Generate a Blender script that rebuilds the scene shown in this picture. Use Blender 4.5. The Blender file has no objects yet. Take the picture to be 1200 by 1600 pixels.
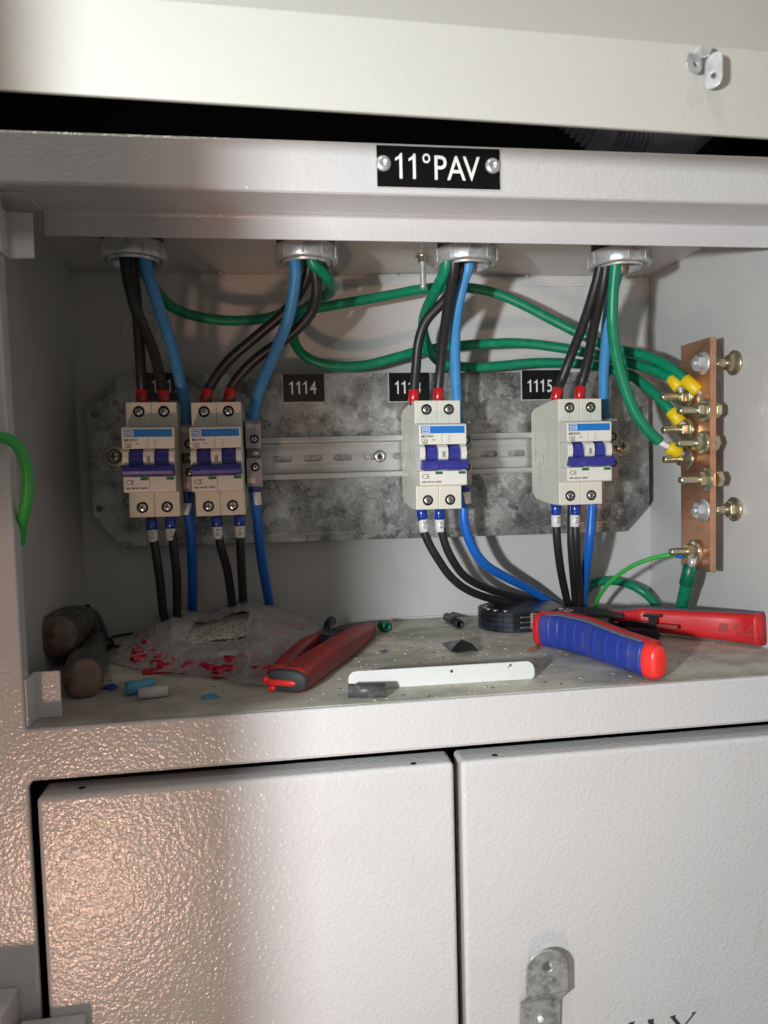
import bpy, bmesh, math, random
from mathutils import Vector, Matrix
random.seed(7)
S = bpy.context.scene
COL = S.collection
MM = 0.001
V = Vector
# ---------------------------------------------------------------- camera (solved from the photograph; millimetres)
CAM = V((107.02, -411.24, -8.05))
YAW, PITCH, ROLL, FPX = math.radians(8.02), math.radians(3.59), math.radians(-1.5), 1149.87
fw = V((math.sin(YAW)*math.cos(PITCH), math.cos(YAW)*math.cos(PITCH), -math.sin(PITCH)))
r0 = V((math.cos(YAW), -math.sin(YAW), 0)); u0 = r0.cross(fw)
RT = math.cos(ROLL)*r0 + math.sin(ROLL)*u0
UP = -math.sin(ROLL)*r0 + math.cos(ROLL)*u0
cd = bpy.data.cameras.new('camera'); cam = bpy.data.objects.new('camera', cd); COL.objects.link(cam)
m = Matrix.Identity(4)
for i in range(3):
    m[i][0] = RT[i]; m[i][1] = UP[i]; m[i][2] = -fw[i]; m[i][3] = CAM[i]*MM
cam.matrix_world = m
cd.sensor_fit = 'VERTICAL'; cd.sensor_height = 36; cd.sensor_width = 27; cd.lens = FPX/1600*36
cd.clip_start = 0.01; cd.clip_end = 50
cd.dof.use_dof = True; cd.dof.focus_distance = 0.56; cd.dof.aperture_fstop = 14
S.camera = cam
# ---------------------------------------------------------------- world and lamps
W = bpy.data.worlds.new('World'); S.world = W; W.use_nodes = True
nt = W.node_tree; bg = nt.nodes['Background']
tc = nt.nodes.new('ShaderNodeTexCoord'); sep = nt.nodes.new('ShaderNodeSeparateXYZ'); rp = nt.nodes.new('ShaderNodeValToRGB')
mp = nt.nodes.new('ShaderNodeMapRange'); mp.inputs['From Min'].default_value = -1; mp.inputs['From Max'].default_value = 1
nt.links.new(tc.outputs['Generated'], sep.inputs[0]); nt.links.new(sep.outputs['Z'], mp.inputs[0]); nt.links.new(mp.outputs[0], rp.inputs[0])
rp.color_ramp.elements[0].color = (0.30, 0.25, 0.215, 1); rp.color_ramp.elements[1].color = (1.0, 0.97, 0.90, 1)
nt.links.new(rp.outputs[0], bg.inputs[0]); bg.inputs[1].default_value = 0.40

def area(name, loc, target, size, power, color):
    l = bpy.data.lights.new(name, 'AREA'); l.shape = 'DISK'; l.size = size*MM; l.energy = power; l.color = color
    o = bpy.data.objects.new(name, l); COL.objects.link(o); o.location = V(loc)*MM
    o.rotation_euler = (V(target)-V(loc)).to_track_quat('-Z', 'Y').to_euler(); return o
area('work_lamp', (-139, -520, -4), (240, 60, -20), 34, 5.2, (0.93, 0.985, 1.0))
sl0 = bpy.data.lights.new('warm_room_lamp', 'SPOT'); sl0.energy = 24; sl0.color = (1.0, 0.60, 0.42); sl0.shadow_soft_size = 0.075
sl0.spot_size = math.radians(36); sl0.spot_blend = 1.0
so = bpy.data.objects.new('warm_room_lamp', sl0); COL.objects.link(so); so.location = V((-340, -1230, -900))*MM
so.rotation_euler = (V((0, 20, -70))-V((-340, -1230, -900))).to_track_quat('-Z', 'Y').to_euler()
area('ceiling_lamp', (-150, -700, 1300), (150, 0, 0), 300, 4.5, (1.0, 0.96, 0.84))
S.view_settings.view_transform = 'Standard'; S.view_settings.look = 'None'
S.view_settings.gamma = 1; S.view_settings.exposure = 0; S.view_settings.use_curve_mapping = False

# ---------------------------------------------------------------- helpers
def at(px, py, Y=None, X=None, Z=None):
    q = fw + RT*((px-600)/FPX) - UP*((py-800)/FPX)
    t = (Y-CAM.y)/q.y if Y is not None else (X-CAM.x)/q.x if X is not None else (Z-CAM.z)/q.z
    return CAM + q*t

def mat(name, col, rough=0.5, metal=0.0, bump=None, var=None, spec=None, alpha=None, coat=0, trans=0, emis=None):
    """bump=(features per metre, depth mm, detail); var=(scale, colour2, low, high)"""
    M = bpy.data.materials.new(name); M.use_nodes = True; n = M.node_tree; L = n.links
    p = n.nodes['Principled BSDF']
    p.inputs['Base Color'].default_value = (*col, 1); p.inputs['Roughness'].default_value = rough
    p.inputs['Metallic'].default_value = metal
    if spec is not None: p.inputs['Specular IOR Level'].default_value = spec
    if coat: p.inputs['Coat Weight'].default_value = coat; p.inputs['Coat Roughness'].default_value = 0.08
    if trans: p.inputs['Transmission Weight'].default_value = trans
    if alpha is not None: p.inputs['Alpha'].default_value = alpha
    t = n.nodes.new('ShaderNodeTexCoord')
    if var:
        for k, (sc, c2, lo, hi, *st) in enumerate(var if isinstance(var, list) else [var]):
            nz = n.nodes.new('ShaderNodeTexNoise'); nz.inputs['Scale'].default_value = sc; nz.inputs['Detail'].default_value = 5
            nz.inputs['Roughness'].default_value = 0.62
            if st:
                mpp = n.nodes.new('ShaderNodeMapping'); mpp.inputs['Scale'].default_value = st[0]
                L.new(t.outputs['Object'], mpp.inputs[0]); L.new(mpp.outputs[0], nz.inputs[0])
            else: L.new(t.outputs['Object'], nz.inputs[0])
            r = n.nodes.new('ShaderNodeMapRange'); r.inputs['From Min'].default_value = lo; r.inputs['From Max'].default_value = hi
            L.new(nz.outputs['Fac'], r.inputs[0])
            mx = n.nodes.new('ShaderNodeMix'); mx.data_type = 'RGBA'
            prev = p.inputs['Base Color'].links[0].from_socket if p.inputs['Base Color'].links else None
            if prev: L.new(prev, mx.inputs['A'])
            else: mx.inputs['A'].default_value = (*col, 1)
            mx.inputs['B'].default_value = (*c2, 1); L.new(r.outputs[0], mx.inputs['Factor'])
            L.new(mx.outputs['Result'], p.inputs['Base Color'])
    if bump:
        prevn = None
        for (sc, dep, det) in (bump if isinstance(bump, list) else [bump]):
            nz = n.nodes.new('ShaderNodeTexNoise'); nz.inputs['Scale'].default_value = sc; nz.inputs['Detail'].default_value = det
            L.new(t.outputs['Object'], nz.inputs[0])
            b = n.nodes.new('ShaderNodeBump'); b.inputs['Strength'].default_value = 1; b.inputs['Distance'].default_value = dep*MM
            L.new(nz.outputs['Fac'], b.inputs['Height'])
            if prevn: L.new(prevn, b.inputs['Normal'])
            prevn = b.outputs[0]
        L.new(prevn, p.inputs['Normal'])
    return M

def galv(name, base=(0.46, 0.465, 0.45), lo=0.28, hi=1.35, cell=125):
    M = bpy.data.materials.new(name); M.use_nodes = True; n = M.node_tree; L = n.links; p = n.nodes['Principled BSDF']
    t = n.nodes.new('ShaderNodeTexCoord')
    nz = n.nodes.new('ShaderNodeTexNoise'); nz.inputs['Scale'].default_value = cell*1.3; nz.inputs['Detail'].default_value = 3
    L.new(t.outputs['Object'], nz.inputs[0])
    mv = n.nodes.new('ShaderNodeMix'); mv.data_type = 'RGBA'; mv.inputs['Factor'].default_value = 0.02
    L.new(t.outputs['Object'], mv.inputs['A']); L.new(nz.outputs['Color'], mv.inputs['B'])
    vo = n.nodes.new('ShaderNodeTexVoronoi'); vo.inputs['Scale'].default_value = cell; L.new(mv.outputs['Result'], vo.inputs['Vector'])
    sp = n.nodes.new('ShaderNodeSeparateColor'); L.new(vo.outputs['Color'], sp.inputs[0])
    big = n.nodes.new('ShaderNodeTexNoise'); big.inputs['Scale'].default_value = 32; big.inputs['Detail'].default_value = 4; L.new(t.outputs['Object'], big.inputs[0])
    ad = n.nodes.new('ShaderNodeMath'); ad.operation = 'MULTIPLY_ADD'; L.new(sp.outputs[0], ad.inputs[0]); ad.inputs[1].default_value = 0.22; L.new(big.outputs['Fac'], ad.inputs[2])
    fn_ = n.nodes.new('ShaderNodeTexNoise'); fn_.inputs['Scale'].default_value = 420; fn_.inputs['Detail'].default_value = 6; fn_.inputs['Distortion'].default_value = 1.5; L.new(t.outputs['Object'], fn_.inputs[0])
    a0 = ad; ad = n.nodes.new('ShaderNodeMath'); ad.operation = 'MULTIPLY_ADD'; L.new(fn_.outputs['Fac'], ad.inputs[0]); ad.inputs[1].default_value = 0.5
    sb = n.nodes.new('ShaderNodeMath'); sb.operation = 'SUBTRACT'; sb.inputs[1].default_value = 0.25; L.new(a0.outputs[0], sb.inputs[0]); L.new(sb.outputs[0], ad.inputs[2])
    r = n.nodes.new('ShaderNodeMapRange'); r.inputs['From Min'].default_value = 0.38; r.inputs['From Max'].default_value = 0.92
    r.inputs['To Min'].default_value = lo; r.inputs['To Max'].default_value = hi; L.new(ad.outputs[0], r.inputs[0])
    sc = n.nodes.new('ShaderNodeVectorMath'); sc.operation = 'SCALE'; sc.inputs[0].default_value = base; L.new(r.outputs[0], sc.inputs['Scale'])
    L.new(sc.outputs[0], p.inputs['Base Color'])
    r2 = n.nodes.new('ShaderNodeMapRange'); r2.inputs['To Min'].default_value = 0.28; r2.inputs['To Max'].default_value = 0.5; L.new(sp.outputs[1], r2.inputs[0])
    L.new(r2.outputs[0], p.inputs['Roughness']); p.inputs['Metallic'].default_value = 0.72
    b = n.nodes.new('ShaderNodeBump'); b.inputs['Distance'].default_value = 0.00004; L.new(sp.outputs[2], b.inputs['Height']); L.new(b.outputs[0], p.inputs['Normal'])
    return M

PAINTC = (0.585, 0.575, 0.58)
P = {
 'paint': mat('grey_powder_coat', PAINTC, 0.21, bump=[(480, 0.36, 1.5)], var=[(9, (0.55, 0.53, 0.53), 0.5, 0.8), (38, (0.50, 0.485, 0.47), 0.64, 0.76, (1, 1, 0.5))]),
 'paint_in': mat('inner_grey_powder_coat', (0.585, 0.58, 0.57), 0.32, bump=[(450, 0.2, 1.5)], var=(14, (0.54, 0.53, 0.51), 0.45, 0.75)),
 'paint_lid': mat('lid_powder_coat', (0.44, 0.43, 0.395), 0.4, bump=[(420, 0.1, 1.5)], var=(12, (0.42, 0.40, 0.365), 0.5, 0.8)),
 'white_paint': mat('white_powder_coat', (0.70, 0.69, 0.67), 0.4, bump=[(600, 0.2, 1.5)]),
 'shelf': mat('dusty_shelf_paint', (0.62, 0.60, 0.52), 0.62, bump=[(400, 0.12, 3)],
     var=[(16, (0.33, 0.32, 0.28), 0.42, 0.62, (1, 1.6, 1)), (60, (0.50, 0.47, 0.38), 0.55, 0.75, (0.6, 2.5, 1)), (9, (0.34, 0.27, 0.25), 0.56, 0.7)]),
 'void': mat('cavity_shade', (0.006, 0.006, 0.007), 0.8),
 'galv': galv('galvanised_steel'),
 'rail': mat('zinc_rail', (0.52, 0.53, 0.52), 0.36, 0.6, bump=(300, 0.03, 4), var=(60, (0.36, 0.37, 0.36), 0.45, 0.7, (0.2, 1, 3))),
 'zinc': mat('zinc_casting', (0.66, 0.67, 0.68), 0.36, 0.6, bump=(500, 0.08, 4), var=(150, (0.42, 0.43, 0.44), 0.45, 0.7)),
 'steel': mat('bright_steel', (0.66, 0.66, 0.64), 0.25, 0.95, bump=(700, 0.04, 3)),
 'yzinc': mat('yellow_zinc', (0.62, 0.56, 0.36), 0.27, 0.9, var=(240, (0.5, 0.5, 0.42), 0.4, 0.65)),
 'copper': mat('copper', (0.66, 0.34, 0.21), 0.36, 0.85, bump=(250, 0.03, 5), var=[(45, (0.42, 0.19, 0.12), 0.45, 0.72, (1, 0.7, 1.6)), (30, (0.78, 0.5, 0.36), 0.55, 0.75)]),
 'plastic': mat('ivory_plastic', (0.66, 0.655, 0.57), 0.42, bump=(900, 0.02, 2)),
 'nose': mat('white_front_plastic', (0.72, 0.715, 0.65), 0.38, bump=(900, 0.015, 2)),
 'screwhole': mat('black_recess', (0.015, 0.015, 0.015), 0.6),
 'seam': mat('seam_shade', (0.34, 0.34, 0.30), 0.6),
 'toggle': mat('violet_blue_plastic', (0.032, 0.036, 0.27), 0.35, var=(220, (0.12, 0.11, 0.36), 0.55, 0.8)),
 'band': mat('brand_blue', (0.01, 0.17, 0.55), 0.4),
 'ink': mat('dark_ink', (0.035, 0.035, 0.04), 0.6),
 'greyink': mat('grey_ink', (0.28, 0.28, 0.27), 0.6),
 'inkwhite': mat('white_letter', (0.78, 0.78, 0.76), 0.5),
 'green_ind': mat('green_window', (0.01, 0.16, 0.03), 0.35),
 'neutral': mat('grey_terminal_plastic', (0.33, 0.32, 0.35), 0.45, bump=(800, 0.02, 2)),
 'neutral_tab': mat('pale_marker', (0.55, 0.54, 0.52), 0.5),
 'blk': mat('black_cable_sheath', (0.018, 0.018, 0.019), 0.42, bump=(350, 0.10, 3), var=(300, (0.042, 0.042, 0.042), 0.58, 0.8)),
 'lblue': mat('light_blue_sheath', (0.055, 0.27, 0.60), 0.42, bump=(200, 0.08, 2), var=(150, (0.10, 0.30, 0.58), 0.5, 0.8)),
 'dblue': mat('blue_sheath', (0.008, 0.13, 0.55), 0.36, bump=(200, 0.05, 2)),
 'green': mat('green_sheath', (0.0, 0.21, 0.105), 0.38, bump=(200, 0.08, 2), var=[(140, (0.03, 0.27, 0.15), 0.5, 0.8), (400, (0.10, 0.32, 0.20), 0.66, 0.8)]),
 'lgreen': mat('bright_green_sheath', (0.04, 0.42, 0.07), 0.4),
 'shrink': mat('dark_green_shrink', (0.0, 0.13, 0.065), 0.35),
 'redf': mat('red_ferrule', (0.55, 0.012, 0.02), 0.28, coat=0.4),
 'bluef': mat('dark_blue_ferrule', (0.006, 0.04, 0.32), 0.22, coat=0.5),
 'yel': mat('yellow_sleeve', (0.80, 0.56, 0.01), 0.4),
 'marker': mat('white_marker_sleeve', (0.72, 0.72, 0.72), 0.35, coat=0.3),
 'plate_blk': mat('black_engraved_plate', (0.006, 0.006, 0.007), 0.22, var=(1500, (0.12, 0.12, 0.12), 0.70, 0.76)),
 'bevel': mat('plate_rim', (0.5, 0.5, 0.49), 0.4),
 'red': mat('red_tool_plastic', (0.62, 0.018, 0.022), 0.4, bump=(500, 0.03, 2), var=(50, (0.50, 0.02, 0.025), 0.45, 0.7)),
 'redold': mat('worn_red_rubber', (0.33, 0.022, 0.02), 0.42, bump=(250, 0.12, 4), var=[(45, (0.20, 0.03, 0.028), 0.45, 0.65), (190, (0.36, 0.16, 0.13), 0.62, 0.8)]),
 'redend': mat('fresh_red_plastic', (0.85, 0.035, 0.03), 0.35),
 'bluegrip': mat('blue_rubber_grip', (0.022, 0.045, 0.30), 0.48, bump=(400, 0.08, 3), var=(60, (0.07, 0.085, 0.25), 0.5, 0.75)),
 'dustgrip': mat('dusty_grey_grip', (0.13, 0.14, 0.18), 0.6, bump=(400, 0.08, 3)),
 'toolblk': mat('blackened_steel', (0.022, 0.022, 0.024), 0.32, 0.5, bump=(300, 0.05, 3), var=(40, (0.05, 0.07, 0.12), 0.5, 0.75)),
 'toolgrey': mat('dark_grey_insert', (0.028, 0.032, 0.032), 0.6, bump=(500, 0.1, 3)),
 'oldgrip': mat('worn_brown_grip', (0.10, 0.08, 0.068), 0.38, bump=(200, 0.3, 4), var=[(60, (0.05, 0.055, 0.055), 0.42, 0.6), (90, (0.13, 0.27, 0.30), 0.58, 0.66)]),
 'oldend': mat('worn_brown_grip_end', (0.22, 0.15, 0.11), 0.65, bump=(200, 0.3, 4), var=(120, (0.09, 0.065, 0.05), 0.42, 0.65)),
 'bag': mat('clear_crumpled_film', (0.56, 0.54, 0.55), 0.2, alpha=0.36, bump=[(55, 2.6, 3)], spec=1.0),
 'paper': mat('printed_paper', (0.46, 0.44, 0.37), 0.7, var=(900, (0.14, 0.13, 0.12), 0.52, 0.58, (0.5, 0.5, 1))),
 'redpvc': mat('red_terminal_sleeve', (0.50, 0.01, 0.035), 0.35),
 'pblue': mat('pale_blue_plastic', (0.10, 0.36, 0.58), 0.5),
 'crumb': mat('pale_crumbs', (0.50, 0.44, 0.30), 0.7),
 'copbit': mat('copper_clipping', (0.8, 0.36, 0.18), 0.35, 0.8),
 'blkmat': mat('black_scrap_tape', (0.012, 0.012, 0.013), 0.45, bump=(200, 0.3, 3)),
 'greyrub': mat('grey_black_tube', (0.06, 0.06, 0.062), 0.42, var=(160, (0.16, 0.16, 0.16), 0.5, 0.7)),
 'hose': mat('black_corrugated_plastic', (0.10, 0.10, 0.13), 0.4),
}

class MB:
    def __init__(s): s.b = bmesh.new()
    def add(s, verts, faces, smooth=False):
        vs = [s.b.verts.new(v) for v in verts]
        for f in faces:
            try: fc = s.b.faces.new([vs[i] for i in f]); fc.smooth = smooth
            except ValueError: pass
        return s
    def merge(s, o):
        n = bpy.data.meshes.new('t'); o.to_mesh(n); s.b.from_mesh(n); bpy.data.meshes.remove(n); o.free(); return s
    def box(s, x0, x1, y0, y1, z0, z1, bev=0.3, seg=2, M=None):
        b = bmesh.new(); bmesh.ops.create_cube(b, size=1)
        for v in b.verts: v.co = V(((x0+x1)/2+v.co.x*(x1-x0), (y0+y1)/2+v.co.y*(y1-y0), (z0+z1)/2+v.co.z*(z1-z0)))
        if bev:
            bmesh.ops.bevel(b, geom=list(b.edges), offset=bev, segments=seg, profile=0.5, affect='EDGES')
            if seg > 1:
                for f in b.faces: f.smooth = f.calc_area() < 0.3*max((x1-x0)*(z1-z0), (x1-x0)*(y1-y0), (y1-y0)*(z1-z0)) and len(f.verts) <= 4 and False
        if M is not None: b.transform(M)
        return s.merge(b)
    def lathe(s, prof, o, ax, seg=32, smooth=True, close=False):
        """prof=[(r, h)], about axis ax from point o"""
        ax = V(ax).normalized(); a = ax.orthogonal().normalized(); c = ax.cross(a); o = V(o)
        vs = []; n = len(prof)
        for r, h in prof:
            for k in range(seg):
                t = 2*math.pi*k/seg; vs.append(o+ax*h+(a*math.cos(t)+c*math.sin(t))*r)
        fs = []
        for i in range(n if close else n-1):
            j = (i+1) % n
            for k in range(seg): fs.append((i*seg+k, i*seg+(k+1) % seg, j*seg+(k+1) % seg, j*seg+k))
        if not close:
            if prof[0][0] > 1e-6: fs.append(tuple(reversed(range(seg))))
            if prof[-1][0] > 1e-6: fs.append(tuple(range((n-1)*seg, n*seg)))
        return s.add(vs, fs, smooth)
    def cyl(s, p0, p1, r, seg=20, ch=0.0, smooth=True):
        p0, p1 = V(p0), V(p1); L = (p1-p0).length
        pr = [(r, 0), (r, L)] if not ch else [(r-ch, 0), (r, ch), (r, L-ch), (r-ch, L)]
        s.lathe(pr, p0, p1-p0, seg, smooth); return s
    def sweep(s, pts, wr, hr, up=(0, 0, 1), seg=20, power=2.0, sub=6, cap=True):
        """pts path; wr, hr per-point half sizes; superellipse section"""
        pts = [V(p) for p in pts]; P2, W2, H2 = [], [], []
        n = len(pts); g = lambda a, i: a[max(0, min(n-1, i))]
        wr = wr if isinstance(wr, (list, tuple)) else [wr]*n; hr = hr if isinstance(hr, (list, tuple)) else [hr]*n
        for i in range(n-1):
            for k in range(sub):
                t = k/sub; c = [(-t+2*t*t-t**3)/2, (2-5*t*t+3*t**3)/2, (t+4*t*t-3*t**3)/2, (t**3-t*t)/2]
                P2.append(sum((g(pts, i-1+j)*c[j] for j in range(4)), V((0, 0, 0))))
                W2.append(wr[i]*(1-t)+wr[i+1]*t); H2.append(hr[i]*(1-t)+hr[i+1]*t)
        P2.append(pts[-1]); W2.append(wr[-1]); H2.append(hr[-1])
        vs = []; fs = []; m_ = len(P2); side = None
        upv = V(up)
        for i, p in enumerate(P2):
            d = (P2[min(i+1, m_-1)]-P2[max(i-1, 0)]).normalized()
            if up is not None and abs(d.dot(upv)) < 0.97: a = d.cross(upv).normalized()
            else: a = (side - d*side.dot(d)).normalized() if side else d.orthogonal().normalized()
            side = a; b = a.cross(d)
            for k in range(seg):
                t = 2*math.pi*k/seg; ct, st = math.cos(t), math.sin(t)
                vs.append(p + a*W2[i]*math.copysign(abs(ct)**(2/power), ct) + b*H2[i]*math.copysign(abs(st)**(2/power), st))
        for i in range(m_-1):
            for k in range(seg): fs.append((i*seg+k, i*seg+(k+1) % seg, (i+1)*seg+(k+1) % seg, (i+1)*seg+k))
        if cap: fs.append(tuple(reversed(range(seg)))); fs.append(tuple(range((m_-1)*seg, m_*seg)))
        return s.add(vs, fs, True)
    def tube(s, pts, r, seg=16, sub=8):
        # parallel-transport tube
        pts = [V(p) for p in pts]; n = len(pts); g = lambda i: pts[max(0, min(n-1, i))]; P2 = []
        for i in range(n-1):
            for k in range(sub):
                t = k/sub; c = [(-t+2*t*t-t**3)/2, (2-5*t*t+3*t**3)/2, (t+4*t*t-3*t**3)/2, (t**3-t*t)/2]
                P2.append(sum((g(i-1+j)*c[j] for j in range(4)), V((0, 0, 0))))
        P2.append(pts[-1]); m_ = len(P2); vs = []; fs = []; a = None
        for i, p in enumerate(P2):
            d = (P2[min(i+1, m_-1)]-P2[max(i-1, 0)]).normalized()
            a = d.orthogonal().normalized() if a is None else (a-d*a.dot(d)).normalized(); b = d.cross(a)
            for k in range(seg):
                t = 2*math.pi*k/seg; vs.append(p+(a*math.cos(t)+b*math.sin(t))*r)
        for i in range(m_-1):
            for k in range(seg): fs.append((i*seg+k, i*seg+(k+1) % seg, (i+1)*seg+(k+1) % seg, (i+1)*seg+k))
        fs.append(tuple(reversed(range(seg)))); fs.append(tuple(range((m_-1)*seg, m_*seg)))
        return s.add(vs, fs, True)
    def prism(s, poly, fn, d0, d1, bev=0):
        """poly 2D; fn(u,v,d)->3D"""
        b = bmesh.new(); n = len(poly)
        lo = [b.verts.new(fn(u, v, d0)) for u, v in poly]; hi = [b.verts.new(fn(u, v, d1)) for u, v in poly]
        b.faces.new(lo[::-1]); b.faces.new(hi)
        for i in range(n): b.faces.new((lo[i], lo[(i+1) % n], hi[(i+1) % n], hi[i]))
        if bev: bmesh.ops.bevel(b, geom=list(b.edges), offset=bev, segments=2, profile=0.5, affect='EDGES')
        return s.merge(b)
    def holed(s, outer, holes, fn, thick, bev=0.0):
        """flat sheet with holes through a filled 2D curve; fn maps (u,v,w) -> 3D, w from -thick/2 to thick/2"""
        c = bpy.data.curves.new('t', 'CURVE'); c.dimensions = '2D'; c.fill_mode = 'BOTH'
        c.extrude = max(thick/2-bev, 0.01); c.bevel_depth = bev; c.bevel_resolution = 2; c.offset = -bev
        for poly in [outer]+holes:
            sp = c.splines.new('POLY'); sp.points.add(len(poly)-1); sp.use_cyclic_u = True
            for q, (u, v) in zip(sp.points, poly): q.co = (u, v, 0, 1)
        o = bpy.data.objects.new('t', c); COL.objects.link(o)
        dg = bpy.context.evaluated_depsgraph_get(); me = bpy.data.meshes.new_from_object(o.evaluated_get(dg))
        b = bmesh.new(); b.from_mesh(me)
        bmesh.ops.remove_doubles(b, verts=b.verts, dist=0.001)
        for v in b.verts: v.co = V(fn(*v.co))
        bpy.data.objects.remove(o); bpy.data.curves.remove(c); bpy.data.meshes.remove(me)
        return s.merge(b)
    def text(s, txt, size, fn, ext=0.05, align='LEFT', sx=1.0, bold=0):
        c = bpy.data.curves.new('t', 'FONT'); c.body = txt; c.size = size; c.extrude = ext; c.align_x = align; c.resolution_u = 4; c.offset = bold
        o = bpy.data.objects.new('t', c); COL.objects.link(o)
        dg = bpy.context.evaluated_depsgraph_get(); me = bpy.data.meshes.new_from_object(o.evaluated_get(dg))
        b = bmesh.new(); b.from_mesh(me)
        for v in b.verts: v.co = V(fn(v.co.x*sx, v.co.y, v.co.z))
        bpy.data.objects.remove(o); bpy.data.curves.remove(c); bpy.data.meshes.remove(me)
        return s.merge(b)
    def one(s, x, y, H, fn, ext=0.04):
        pl = [(0.17, 0), (0.29, 0), (0.29, 1.0), (0.215, 1.0), (0.16, 0.90), (0.0, 0.80), (0.0, 0.69), (0.17, 0.78)]
        return s.prism([(x+u*H, y+v*H) for u, v in pl], fn, -ext, ext)
    def build(s, name, material, parent=None, origin=None):
        b = s.b; bmesh.ops.recalc_face_normals(b, faces=b.faces)
        o = V(origin) if origin is not None else (V(parent['o_']) if parent is not None else None)
        if o is None:
            zs = [v.co for v in b.verts]
            o = V(((min(v.x for v in zs)+max(v.x for v in zs))/2, (min(v.y for v in zs)+max(v.y for v in zs))/2, min(v.z for v in zs)))
        for v in b.verts: v.co = (v.co-o)*MM
        me = bpy.data.meshes.new(name); b.to_mesh(me); b.free()
        me.materials.append(material)
        ob = bpy.data.objects.new(name, me); COL.objects.link(ob)
        if parent is not None: ob.parent = parent
        else: ob.location = o*MM
        TMP[ob.name] = tuple(o); ob['o_'] = tuple(o)
        return ob
TMP = {}
def tag(o, label=None, cat=None, group=None, kind=None):
    if label: o['label'] = label
    if cat: o['category'] = cat
    if group: o['group'] = group
    if kind: o['kind'] = kind
    return o
def thing(name, o, label, cat, group=None):
    e = bpy.data.objects.new(name, None); e.empty_display_size = 0.01; COL.objects.link(e); e.location = V(o)*MM; e['o_'] = tuple(o)
    return tag(e, label, cat, group)
def circle(cx, cy, r, n=24): return [(cx+r*math.cos(2*math.pi*k/n), cy+r*math.sin(2*math.pi*k/n)) for k in range(n)]
def slot(cx, cy, w, h, n=10):
    r = h/2; a = w/2-r
    return [(cx+a+r*math.cos(t), cy+r*math.sin(t)) for t in [(-90+180*k/n)*math.pi/180 for k in range(n+1)]] + \
           [(cx-a+r*math.cos(t), cy+r*math.sin(t)) for t in [(90+180*k/n)*math.pi/180 for k in range(n+1)]]
def rrect(x0, x1, y0, y1, r, n=6):
    o = []
    for cx, cy, a in ((x1-r, y1-r, 0), (x0+r, y1-r, 90), (x0+r, y0+r, 180), (x1-r, y0+r, 270)):
        o += [(cx+r*math.cos((a+90*k/n)*math.pi/180), cy+r*math.sin((a+90*k/n)*math.pi/180)) for k in range(n+1)]
    return o
FRONT = lambda Y: (lambda u, v, w: (u, Y-w, v))      # sheet in XZ facing the camera, w towards camera
FZ = -144.6

# ================================================================ CABINET
cab = thing('electrical_cabinet', (190, 115, -430), 'grey powder coated metal cabinet with one open compartment above two closed lower doors', 'electrical cabinet')
# front frame: one pressed sheet with upper and lower openings
MB().holed([(-230, -430), (640, -430), (640, 165), (-230, 165)],
           [rrect(-33, 500, -144.6, 141.7, 1.5)[::-1], rrect(-33, 600, -428, -172.8, 5)[::-1]], FRONT(2.0), 4.0, 1.4).build('front_frame', P['paint'], cab)
MB().box(-34.5, -33.2, 3.5, 11, -143.9, 139, 0.3).build('frame_flange', P['paint'], cab)
MB().box(-33, 470, 3.6, 22, -174.4, -172.9, 0.3).build('frame_flange', P['paint'], cab)
# top crossbeam, folded sheet: face, underside, then a stepped back strip
bm_ = MB()
prof = [(30, 169), (2, 169), (0.6, 168.4), (0, 167), (0, 143.2), (0.5, 141.8), (1.8, 141.1), (30.4, 141.1), (30.4, 169)]
bm_.prism(prof, lambda u, v, d: (d, u-1.0 if u < 3 else u, v), -240, 640)
bm_.build('crossbeam', P['paint'], cab)
x0 = at(70, 350, Y=38).x
MB().prism([(30.5, 141.0), (36.2, 141.0), (37.4, 140.5), (38, 139.3), (38, 127.6), (39.4, 127.6), (39.4, 156.4), (30.5, 156.4)], lambda u, v, d: (d, u, v), x0, 500).build('crossbeam_strip', P['paint'], cab)
xl = at(22, 328, Y=33).x
MB().box(xl, x0-0.1, 8, 34, 139.8, 141.0, 0.3).build('crossbeam_strip', P['paint'], cab)
# inner compartment
bw = MB().box(-57.5, 447.5, 228, 230, -146, 157.5, 0).build('back_wall', P['paint_in'], cab)
MB().box(-55, 445, 226.6, 227.9, 147.5, 155.6, 0.35).build('back_flange', P['paint_in'], cab)
kk = MB()
c = at(222, 518, Y=227.9)
for r in (10.5, 17): kk.lathe([(r-0.35, -0.1), (r-0.2, 0.12), (r+0.2, 0.12), (r+0.35, -0.1)], (c.x, 228, c.z), (0, -1, 0), 48)
kk.build('knockout_ring', P['seam'], bw)
for px, py, r in ((98, 425, 2.2), (345, 424, 2.3), (823, 428, 2.6), (175, 425, 1.6), (620, 426, 1.5), (1000, 432, 2.2)):
    p = at(px, py, Y=226); MB().lathe([(0.01, r*0.6), (r*0.6, r*0.5), (r, 0.1), (r*0.8, -r*0.5), (0.01, -r*0.6)], (p.x, 225.8, 156), (0.3, -0.2, 1), 10).build('weld_bead', P['paint_in'], bw)
MB().box(-58, 448, 39.6, 229.5, 157, 158.5, 0).build('ceiling_panel', P['paint_in'], cab)
hs = [slot(at(38, 573, X=-56).y, at(38, 573, X=-56).z, 2.2, 5), slot(at(48, 838, X=-56).y, at(48, 838, X=-56).z, 2.2, 5)]
hs = [[(a+(p[0]-a)*0.5, b+(p[1]-b)*1.6) for p in h] for h, (a, b) in zip(hs, [(at(38, 573, X=-56).y, at(38, 573, X=-56).z), (at(48, 838, X=-56).y, at(48, 838, X=-56).z)])]
MB().holed([(4.2, -146), (229.8, -146), (229.8, 157), (4.2, 157)], [h[::-1] for h in hs], lambda u, v, w: (-57+w, u, v), 1.6).build('side_wall', P['paint_in'], cab)
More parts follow.
